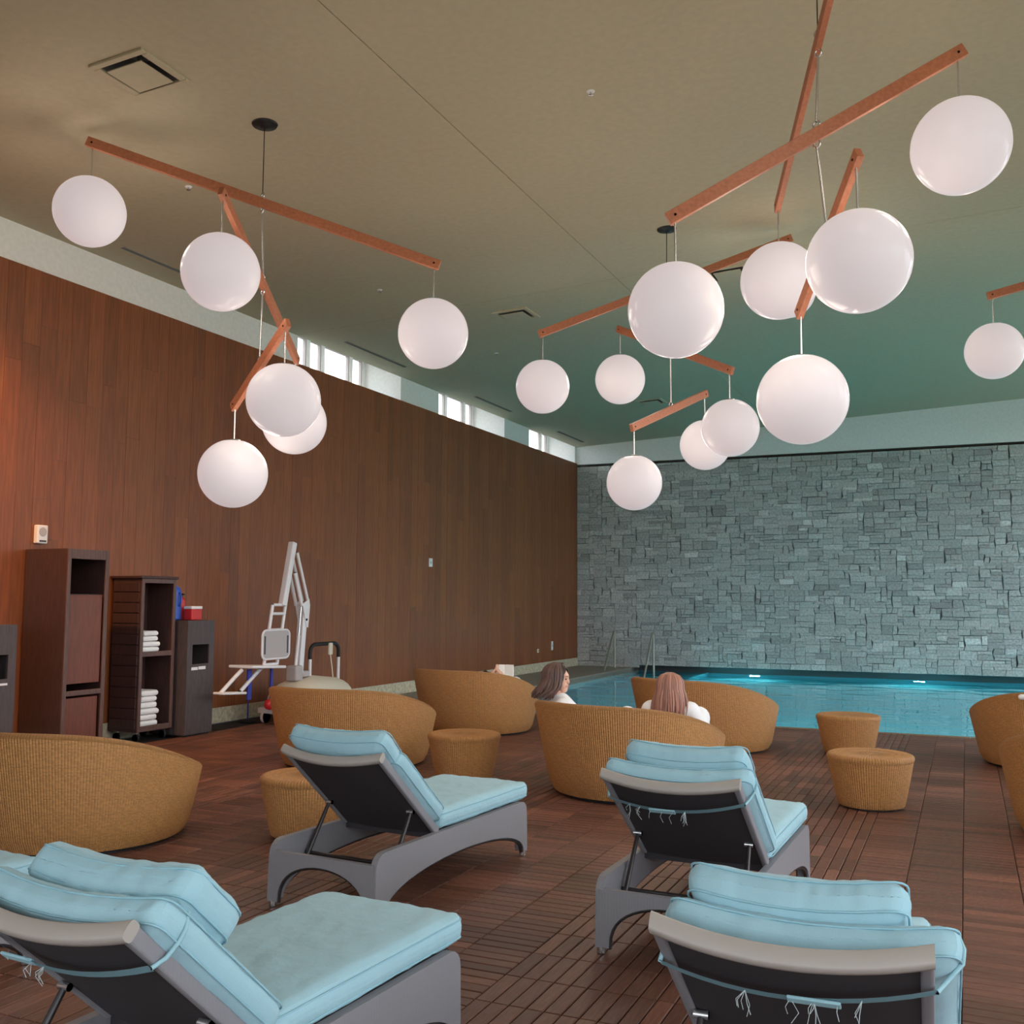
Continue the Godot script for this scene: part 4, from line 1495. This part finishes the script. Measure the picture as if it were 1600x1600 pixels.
	part(one(func(q): q.lathe([Vector2(0.0, -0.07), Vector2(0.05, -0.05), Vector2(0.07, 0.0), Vector2(0.05, 0.05), Vector2(0.0, 0.07)], 14, Vector2.ONE, p.call(0.27, -10.30, 0.0))), "red_float", M.red_plastic, t)
	# push handle with dark grip and hand control on a cord
	for z in [-11.13, -11.79]:
		part(tb([p.call(0.4, z), p.call(0.80, z)], 0.022, 8), "handle_post", M.white_plastic, t)
	var hp := [p.call(0.78, -11.13)]
	hp.append_array(arc(p.call(0.86, -11.25), Vector3(0, 0, 0.12), Vector3(0, 0.11, 0), 0.0, PI / 2, 6))
	hp.append_array(arc(p.call(0.86, -11.67), Vector3(0, 0, 0.12), Vector3(0, 0.11, 0), PI / 2, PI, 6))
	hp.append(p.call(0.78, -11.79))
	part(tb(hp, 0.026, 10), "push_handle", M.black_rubber, t)
	part(rb(p.call(0.90, -11.55, 0.03), Vector3(0.035, 0.16, 0.08), 0.014), "hand_control", M.lift_cream, t)
	part(tb([p.call(0.83, -11.55, 0.03), p.call(0.65, -11.58, 0.04), p.call(0.52, -11.62, 0.03)], 0.008, 6), "cord", M.lift_cream, t)
	# a thin pole leaning beside the lift
	var pole := thing("slender_pole", "thin dark pole standing in a foot before the pale skirting", "pole", Vector3(-8.45, 0, -10.62))
	part(tb([Vector3(0, 0.01, 0), Vector3(0, 0.66, 0)], 0.009, 6), "rod", M.strap_blue, pole)
	part(one(func(q): q.lathe([Vector2(0.11, 0.0), Vector2(0.1, 0.02), Vector2(0.0, 0.025)], 16)), "foot", M.black_rubber, pole)

func rails() -> void:
	for a in [[Vector3(-7.58, 0, -22.9), Vector3(-7.50, 0, -21.9), "left polished handrail at the pool steps before the stone wall", 0.0], [Vector3(-6.42, 0, -22.15), Vector3(-6.42, 0, -21.1), "right polished handrail rising out of the pool by the stone wall", -0.15]]:
		var t := thing("pool_handrail", a[2], "handrail", a[0], 0.0, "handrails at the pool steps")
		var e: Vector3 = a[1] - a[0]
		part(tb([Vector3(0, a[3], 0), Vector3(0, 0.82, 0)], 0.024, 10), "post", M.rail_metal, t)
		var sl := [Vector3(0, 0.82, 0), Vector3(0, 0.86, 0.02), e * 0.08 + Vector3(0, 0.85, 0)]
		sl.append(e + Vector3(0, a[3] if a[3] == 0.0 else -0.5, 0))
		part(tb(sl, 0.024, 10), "sloping_bar", M.rail_metal, t)
		part(one(func(q): q.lathe([Vector2(0.06, a[3]), Vector2(0.06, a[3] + 0.012), Vector2(0.026, a[3] + 0.02)], 16)), "collar", M.rail_metal, t)

# ---------------------------------------------------------------- people: distance fields meshed as surface nets
func field_mesh(mb: MB, prims: Array, cell: float, k: float) -> void:
	var lo := Vector3.ONE * 1e9
	var hi := -lo
	for q in prims:
		var r := maxf(q[2], q[3]) + k + 2.0 * cell
		for e in [q[0], q[1]]:
			lo = lo.min(e - Vector3.ONE * r)
			hi = hi.max(e + Vector3.ONE * r)
	var nx := int((hi.x - lo.x) / cell) + 2
	var ny := int((hi.y - lo.y) / cell) + 2
	var nz := int((hi.z - lo.z) / cell) + 2
	var f := PackedFloat32Array()
	f.resize(nx * ny * nz)
	f.fill(1.0)
	for q in prims:
		var a: Vector3 = q[0]
		var b: Vector3 = q[1]
		var ra: float = q[2]
		var rb_: float = q[3]
		var sc: Vector3 = q[4] if q.size() > 4 else Vector3.ONE
		var r := maxf(ra, rb_) * 1.3 + k + 2.0 * cell
		var l := (a.min(b) - Vector3.ONE * r - lo) / cell
		var h := (a.max(b) + Vector3.ONE * r - lo) / cell
		var ab := b - a
		var inv := 1.0 / maxf(ab.length_squared(), 1e-9)
		for x in range(maxi(0, int(l.x)), mini(nx, int(h.x) + 1)):
			for y in range(maxi(0, int(l.y)), mini(ny, int(h.y) + 1)):
				var row := (x * ny + y) * nz
				for z in range(maxi(0, int(l.z)), mini(nz, int(h.z) + 1)):
					var p := lo + Vector3(x, y, z) * cell - a
					var t := clampf(p.dot(ab) * inv, 0.0, 1.0)
					var d := ((p - ab * t) / sc).length() - lerpf(ra, rb_, t)
					var o := f[row + z]
					var g := maxf(k - absf(o - d), 0.0) / k
					f[row + z] = minf(o, d) - g * g * k * 0.25
	var id := PackedInt32Array()
	id.resize(f.size())
	id.fill(-1)
	var sx := ny * nz
	var off := [0, sx, nz, sx + nz, 1, sx + 1, nz + 1, sx + nz + 1]
	var cor := [Vector3(0, 0, 0), Vector3(1, 0, 0), Vector3(0, 1, 0), Vector3(1, 1, 0), Vector3(0, 0, 1), Vector3(1, 0, 1), Vector3(0, 1, 1), Vector3(1, 1, 1)]
	var edges := [[0, 1], [2, 3], [4, 5], [6, 7], [0, 2], [1, 3], [4, 6], [5, 7], [0, 4], [1, 5], [2, 6], [3, 7]]
	for x in nx - 1:
		for y in ny - 1:
			var row := (x * ny + y) * nz
			for z in nz - 1:
				var c := row + z
				if f[c] > 2.0 * cell + 0.01:
					continue
				var neg := 0
				for e in 8:
					if f[c + off[e]] < 0.0:
						neg += 1
				if neg == 0 or neg == 8:
					continue
				var s := Vector3.ZERO
				var cnt := 0
				for e in edges:
					var va := f[c + off[e[0]]]
					var vb := f[c + off[e[1]]]
					if (va < 0.0) != (vb < 0.0):
						s += cor[e[0]].lerp(cor[e[1]], va / (va - vb))
						cnt += 1
				s /= cnt
				var g := Vector3(f[c + sx] - f[c] + f[c + sx + nz + 1] - f[c + nz + 1], f[c + nz] - f[c] + f[c + sx + nz + 1] - f[c + sx + 1], f[c + 1] - f[c] + f[c + sx + nz + 1] - f[c + sx + nz])
				id[c] = mb.vert(lo + (Vector3(x, y, z) + s) * cell, g.normalized())
	for x in range(1, nx - 1):
		for y in range(1, ny - 1):
			for z in range(1, nz - 1):
				var c := (x * ny + y) * nz + z
				var a := f[c] < 0.0
				for ax in 3:
					var st: int = [sx, nz, 1][ax]
					var s1: int = [nz, 1, sx][ax]
					var s2: int = [1, sx, nz][ax]
					var b := f[c + st] < 0.0
					if a == b:
						continue
					var q := [id[c - s1 - s2], id[c - s2], id[c], id[c - s1]]
					if q[0] < 0 or q[1] < 0 or q[2] < 0 or q[3] < 0:
						continue
					if a:
						mb.ix.append_array(PackedInt32Array([q[0], q[2], q[1], q[0], q[3], q[2]]))
					else:
						mb.ix.append_array(PackedInt32Array([q[0], q[1], q[2], q[0], q[2], q[3]]))

func hand_prims(wrist: Vector3, dir: Vector3, palm_n: Vector3, side: float) -> Array:
	var d := dir.normalized()
	var w := d.cross(palm_n).normalized() * side
	var n := w.cross(d).normalized() * side
	var out := [[wrist, wrist + d * 0.03, 0.026, 0.028]]
	for k in 4:
		var x := (k - 1.5) * 0.019
		var root := wrist + d * 0.085 + w * x
		out.append([wrist + d * 0.02 + w * x * 0.7, root, 0.017, 0.013])
		var ln: float = [0.066, 0.075, 0.070, 0.055][k]
		var mid := root + d * ln * 0.5 - n * 0.008
		out.append([root, mid, 0.010, 0.0088])
		out.append([mid, mid + d * ln * 0.35 - n * 0.026, 0.0088, 0.0075])
	var tr := wrist + d * 0.03 - w * 0.03
	out.append([wrist + d * 0.015 - w * 0.015, tr + d * 0.02 - w * 0.012, 0.015, 0.012])
	out.append([tr + d * 0.02 - w * 0.012, tr + d * 0.065 - w * 0.018 - n * 0.012, 0.011, 0.0085])
	return out

# pose: joints in the person's own axes, facing -z, y from the floor
func person(label: String, at: Vector3, turn: float, pose: Dictionary, hair_style: String) -> void:
	var t := thing("person", label, "person", at, turn)
	var hip: Vector3 = pose.hip
	var chest: Vector3 = pose.chest
	var neck: Vector3 = pose.neck
	var head: Vector3 = pose.head
	var tilt: Basis = pose.get("look", Basis.IDENTITY)
	var hd := func(v: Vector3): return head + tilt * v
	var body := MB.new()
	var pr := [[hip, chest, 0.135, 0.125], [chest, neck - (neck - chest) * 0.25, 0.12, 0.07], [neck - (neck - chest) * 0.2, hd.call(Vector3(0, -0.06, 0.015)), 0.055, 0.05]]
	var robe := [[hip, chest, 0.155, 0.145], [chest, neck - (neck - chest) * 0.3, 0.135, 0.08]]
	for s in [-1, 1]:
		var sh: Vector3 = chest + (neck - chest) * 0.55 + Vector3(s * pose.get("shoulder", 0.155), 0, 0)
		var el: Vector3 = pose.elbow * Vector3(s, 1, 1)
		var wr: Vector3 = pose.wrist * Vector3(s, 1, 1)
		pr.append([chest + (neck - chest) * 0.55, sh, 0.075, 0.056])
		pr.append([sh, el, 0.05, 0.04])
		pr.append([el, wr, 0.04, 0.027])
		robe.append([chest + (neck - chest) * 0.55, sh, 0.09, 0.075])
		robe.append([sh, el, 0.066, 0.062])
		robe.append([el, el.lerp(wr, 0.75), 0.066, 0.06])
		var th := hip + Vector3(s * 0.095, -0.02, -0.02)
		var kn: Vector3 = pose.knee * Vector3(s, 1, 1)
		var an: Vector3 = pose.ankle * Vector3(s, 1, 1)
		pr.append([th, kn, 0.088, 0.056])
		pr.append([kn, an, 0.055, 0.036])
		pr.append([an, an + Vector3(0, -0.03, -0.14), 0.036, 0.028])
		robe.append([th, kn, 0.105, 0.082])
		robe.append([kn, kn.lerp(an, 0.4), 0.08, 0.075])
	field_mesh(body, pr, 0.016, 0.04)
	var hp := [
		[hd.call(Vector3(0, 0.03, 0.018)), hd.call(Vector3(0, 0.025, -0.012)), 0.084, 0.08],
		[hd.call(Vector3(0, -0.02, -0.03)), hd.call(Vector3(0, -0.075, -0.055)), 0.062, 0.036],
		[hd.call(Vector3(0, -0.085, -0.068)), hd.call(Vector3(0, -0.088, -0.072)), 0.022, 0.02],
		[hd.call(Vector3(0, 0.012, -0.088)), hd.call(Vector3(0, -0.022, -0.102)), 0.010, 0.0125],
		[hd.call(Vector3(-0.012, -0.056, -0.092)), hd.call(Vector3(0.012, -0.056, -0.092)), 0.011, 0.011],
		[hd.call(Vector3(-0.03, 0.028, -0.082)), hd.call(Vector3(0.03, 0.028, -0.082)), 0.013, 0.013],
		[hd.call(Vector3(0, -0.05, 0.02)), neck, 0.05, 0.052]]
	for s in [-1, 1]:
		hp.append([hd.call(Vector3(s * 0.08, 0.012, 0.005)), hd.call(Vector3(s * 0.078, -0.022, -0.002)), 0.015, 0.011])
	field_mesh(body, hp, 0.0065, 0.018)
	for s in [-1, 1]:
		var el: Vector3 = pose.elbow * Vector3(s, 1, 1)
		var wr: Vector3 = pose.wrist * Vector3(s, 1, 1)
		field_mesh(body, hand_prims(wr, wr - el, Vector3(0, -1, 0.3), s), 0.006, 0.006)
	part(body, "body", M.skin, t)
	var cl := MB.new()
	field_mesh(cl, robe, 0.018, 0.05)
	part(cl, "robe", M.robe_white, t)
	for s in [-1, 1]:
		var ey := MB.new()
		ey.lathe([Vector2(0, -0.009), Vector2(0.008, -0.005), Vector2(0.011, 0.0), Vector2(0.008, 0.005), Vector2(0, 0.009)], 10, Vector2.ONE, hd.call(Vector3(s * 0.031, 0.005, -0.083)))
		part(ey, "eye", M.eye_dark, t)
		part(tb([hd.call(Vector3(s * 0.014, 0.026, -0.098)), hd.call(Vector3(s * 0.03, 0.031, -0.096)), hd.call(Vector3(s * 0.048, 0.024, -0.084))], 0.0035, 5), "eyebrow", M[hair_style + "_0"], t)
	part(tb([hd.call(Vector3(-0.02, -0.056, -0.097)), hd.call(Vector3(0, -0.054, -0.104)), hd.call(Vector3(0.02, -0.056, -0.097))], [0.003, 0.006, 0.003], 6), "mouth", M.lip, t)
	# hair: a cap close to the skull and many locks falling from the parting
	var cap := MB.new()
	var rows := []
	for i in 13:
		var row := PackedVector3Array()
		var v := PI * (0.02 + 0.66 * i / 12.0)
		for j in 33:
			var a := -PI * 0.78 + PI * 1.56 * j / 32.0
			if i < 5:
				a = -PI + TAU * j / 32.0
			elif i < 8:
				a = lerpf(-PI, -PI * 0.78, (i - 4) / 4.0) * (1.0 - 2.0 * j / 32.0)
			row.append(hd.call(Vector3(0, 0.03, 0.006) + Vector3(0.094 * sin(v) * sin(a), 0.098 * cos(v), 0.106 * sin(v) * cos(a))))
		rows.append(row)
	cap.grid(rows, false, true)
	cap.grid(rows, false, false)
	var ho := part(cap, "hair", M[hair_style + "_0"], t)
	var r := RandomNumberGenerator.new()
	r.seed = 9 + hair_style.length()
	var locks := [MB.new(), MB.new(), MB.new()]
	var wavy: float = pose.get("wave", 0.0)
	var length: float = pose.get("hair", 0.3)
	for k in 260:
		var a := r.randf_range(-PI * 0.72, PI * 0.72)
		var top := Vector3(r.randf_range(-0.012, 0.012), 0.132, r.randf_range(-0.05, 0.02))
		var path := []
		var rad := []
		var outw := r.randf_range(0.0, 0.016)
		var sway := r.randf_range(-0.02, 0.02)
		var long_ := r.randf_range(0.82, 1.05)
		for i in 12:
			var u := i / 11.0
			var q: Vector3
			if u < 0.45:
				var v := PI * 0.56 * (u / 0.45)
				q = Vector3(0, 0.03, 0.006) + Vector3((0.096 + outw) * sin(v) * sin(a), (0.1 + outw * 0.5) * cos(v), (0.108 + outw) * sin(v) * cos(a))
				q = top.lerp(q, smoothstep(0.0, 0.35, u / 0.45))
				q = hd.call(q)
			else:
				var w := (u - 0.45) / 0.55
				var v2 := PI * 0.56
				var e: Vector3 = hd.call(Vector3(0, 0.03, 0.006) + Vector3((0.096 + outw) * sin(v2) * sin(a), (0.1 + outw * 0.5) * cos(v2), (0.108 + outw) * sin(v2) * cos(a)))
				var fall: Vector3 = Vector3(0, -1, 0) * length * long_ * w + Vector3(sway * w, 0, sway * 0.5 * w) + pose.get("drift", Vector3(0, 0, 0.05)) * w * w
				fall += Vector3(sin(a) * 0.03, 0, absf(cos(a)) * 0.012) * sin(w * PI * 0.7)
				q = e + fall + Vector3(sin(w * 7.0 + a * 5.0), 0, cos(w * 8.0 + a * 3.0)) * wavy * w
			path.append(q)
			rad.append(lerpf(0.006, 0.0075, sin(u * PI)) * (1.0 if u < 0.85 else (1.15 - u) / 0.3))
		locks[k % 3].tube(path, rad, 5, false)
	for k in 3:
		part(locks[k], "lock", M["%s_%d" % [hair_style, k]], ho).set_meta("kind", "stuff")

func people() -> void:
	for a in [["hair_red", rgb(160, 112, 94)], ["hair_brown", rgb(92, 68, 60)], ["hair_dark", rgb(60, 44, 38)]]:
		for k in 3:
			var c: Color = a[1]
			mat("%s_%d" % [a[0], k], c * [0.85, 1.0, 1.18][k], 0.45)
	var seated := {"hip": Vector3(0, 0.42, -0.20), "chest": Vector3(0, 0.60, -0.03), "neck": Vector3(0, 0.755, 0.05), "head": Vector3(0, 0.855, 0.02),
		"elbow": Vector3(0.25, 0.47, -0.08), "wrist": Vector3(0.12, 0.50, -0.32), "knee": Vector3(0.11, 0.58, -0.58), "ankle": Vector3(0.10, 0.40, -0.88),
		"hair": 0.22, "drift": Vector3(0.0, 0.0, 0.04), "look": Basis(Vector3.RIGHT, -0.12)}
	person("woman in white seen from behind, long straight reddish hair", Vector3(-2.17, 0, -7.97), 0.05, seated, "hair_red")
	var up := {"hip": Vector3(0, 0.42, -0.24), "chest": Vector3(0, 0.565, -0.06), "neck": Vector3(0, 0.765, 0.04), "head": Vector3(0, 0.90, 0.02),
		"elbow": Vector3(0.25, 0.50, -0.10), "wrist": Vector3(0.12, 0.50, -0.34), "knee": Vector3(0.11, 0.56, -0.62), "ankle": Vector3(0.10, 0.36, -0.85),
		"hair": 0.17, "drift": Vector3(0.0, 0.0, 0.09), "wave": 0.012, "shoulder": 0.15, "look": Basis(Vector3.UP, -0.45) * Basis(Vector3.RIGHT, -0.05)}
	person("woman in white seen in profile, wavy brown hair, looking right", Vector3(-3.16, 0, -8.06), -1.0, up, "hair_brown")
	var lying := {"hip": Vector3(0, 0.40, -0.25), "chest": Vector3(0, 0.47, 0.06), "neck": Vector3(0, 0.53, 0.22), "head": Vector3(0, 0.60, 0.28),
		"elbow": Vector3(0.24, 0.50, -0.10), "wrist": Vector3(0.07, 0.66, -0.16), "knee": Vector3(0.11, 0.52, -0.62), "ankle": Vector3(0.10, 0.36, -0.95),
		"hair": 0.1, "drift": Vector3(0, 0.02, 0.03), "look": Basis(Vector3.RIGHT, 0.35)}
	person("reader lying in the farthest sofa, only a hand above the rim", Vector3(-5.19, 0, -11.05), 0.15, lying, "hair_dark")
	var book := thing("paperback_book", "open white pages held up above the farthest sofa's rim", "book", Vector3(-5.15, 0.60, -11.33), 0.2)
	part(rb(Vector3(-0.055, 0.09, 0), Vector3(0.11, 0.18, 0.012), 0.004, Basis(Vector3.UP, 0.25)), "pages", M.paper, book)
	part(rb(Vector3(0.055, 0.09, 0), Vector3(0.11, 0.18, 0.012), 0.004, Basis(Vector3.UP, -0.25)), "pages", M.paper, book)
	for a in [[Vector3(-5.02, 0.635, -8.02), 0.3, "white towel over the rim of the sofa before the pool lift"], [Vector3(-4.93, 0.60, -4.72), 0.6, "white towel just showing over the rim of the large left sofa"], [Vector3(0.55, 0.70, -10.50), -0.2, "white towel on the rim of the sofa at the right edge"]]:
		var o := tag(part(towel_mesh(0.26, 0.05, 0.2, 70), "draped_towel", M.towel), a[2], "towel", "towels left on sofas")
		o.position = a[0]
		o.rotation.y = a[1]

const GLOBE_POWER := 0.28
const POOL_POWER := 3.0

func _ready() -> void:
	# camera
	var cam := Camera3D.new()
	cam.name = "camera"
	cam.fov = rad_to_deg(2.0 * atan(800.0 / 1580.0))
	cam.near = 0.05
	cam.far = 200.0
	cam.transform = Transform3D(Basis(Vector3(0.912961, 0.004981, -0.408015), Vector3(0.031344, 0.996115, 0.082294), Vector3(0.406840, -0.087920, 0.909259)), Vector3(0, 1.55, 0))
	add_child(cam)
	cam.current = true
	# sky and exposure
	var we := WorldEnvironment.new()
	we.name = "surroundings"
	var e := Environment.new()
	var sky := Sky.new()
	var sm := ProceduralSkyMaterial.new()
	sm.sky_top_color = Color(0.94, 0.97, 1.0)
	sm.sky_horizon_color = Color(0.66, 0.70, 0.74)
	sm.sky_curve = 0.25
	sm.ground_bottom_color = Color(0.42, 0.43, 0.38)
	sm.ground_horizon_color = Color(0.60, 0.61, 0.58)
	sky.sky_material = sm
	e.background_mode = Environment.BG_SKY
	e.sky = sky
	e.background_energy_multiplier = 8.0
	e.tonemap_mode = Environment.TONE_MAPPER_LINEAR
	e.tonemap_exposure = 1.0
	e.sdfgi_enabled = true
	e.ssao_enabled = true
	e.ssil_enabled = true
	we.environment = e
	add_child(we)
	materials()
	room()
	deck()
	pool()
	mobiles()
	fittings()
	loungers()
	sofas()
	ottomans()
	furniture()
	pool_lift()
	rails()
	people()
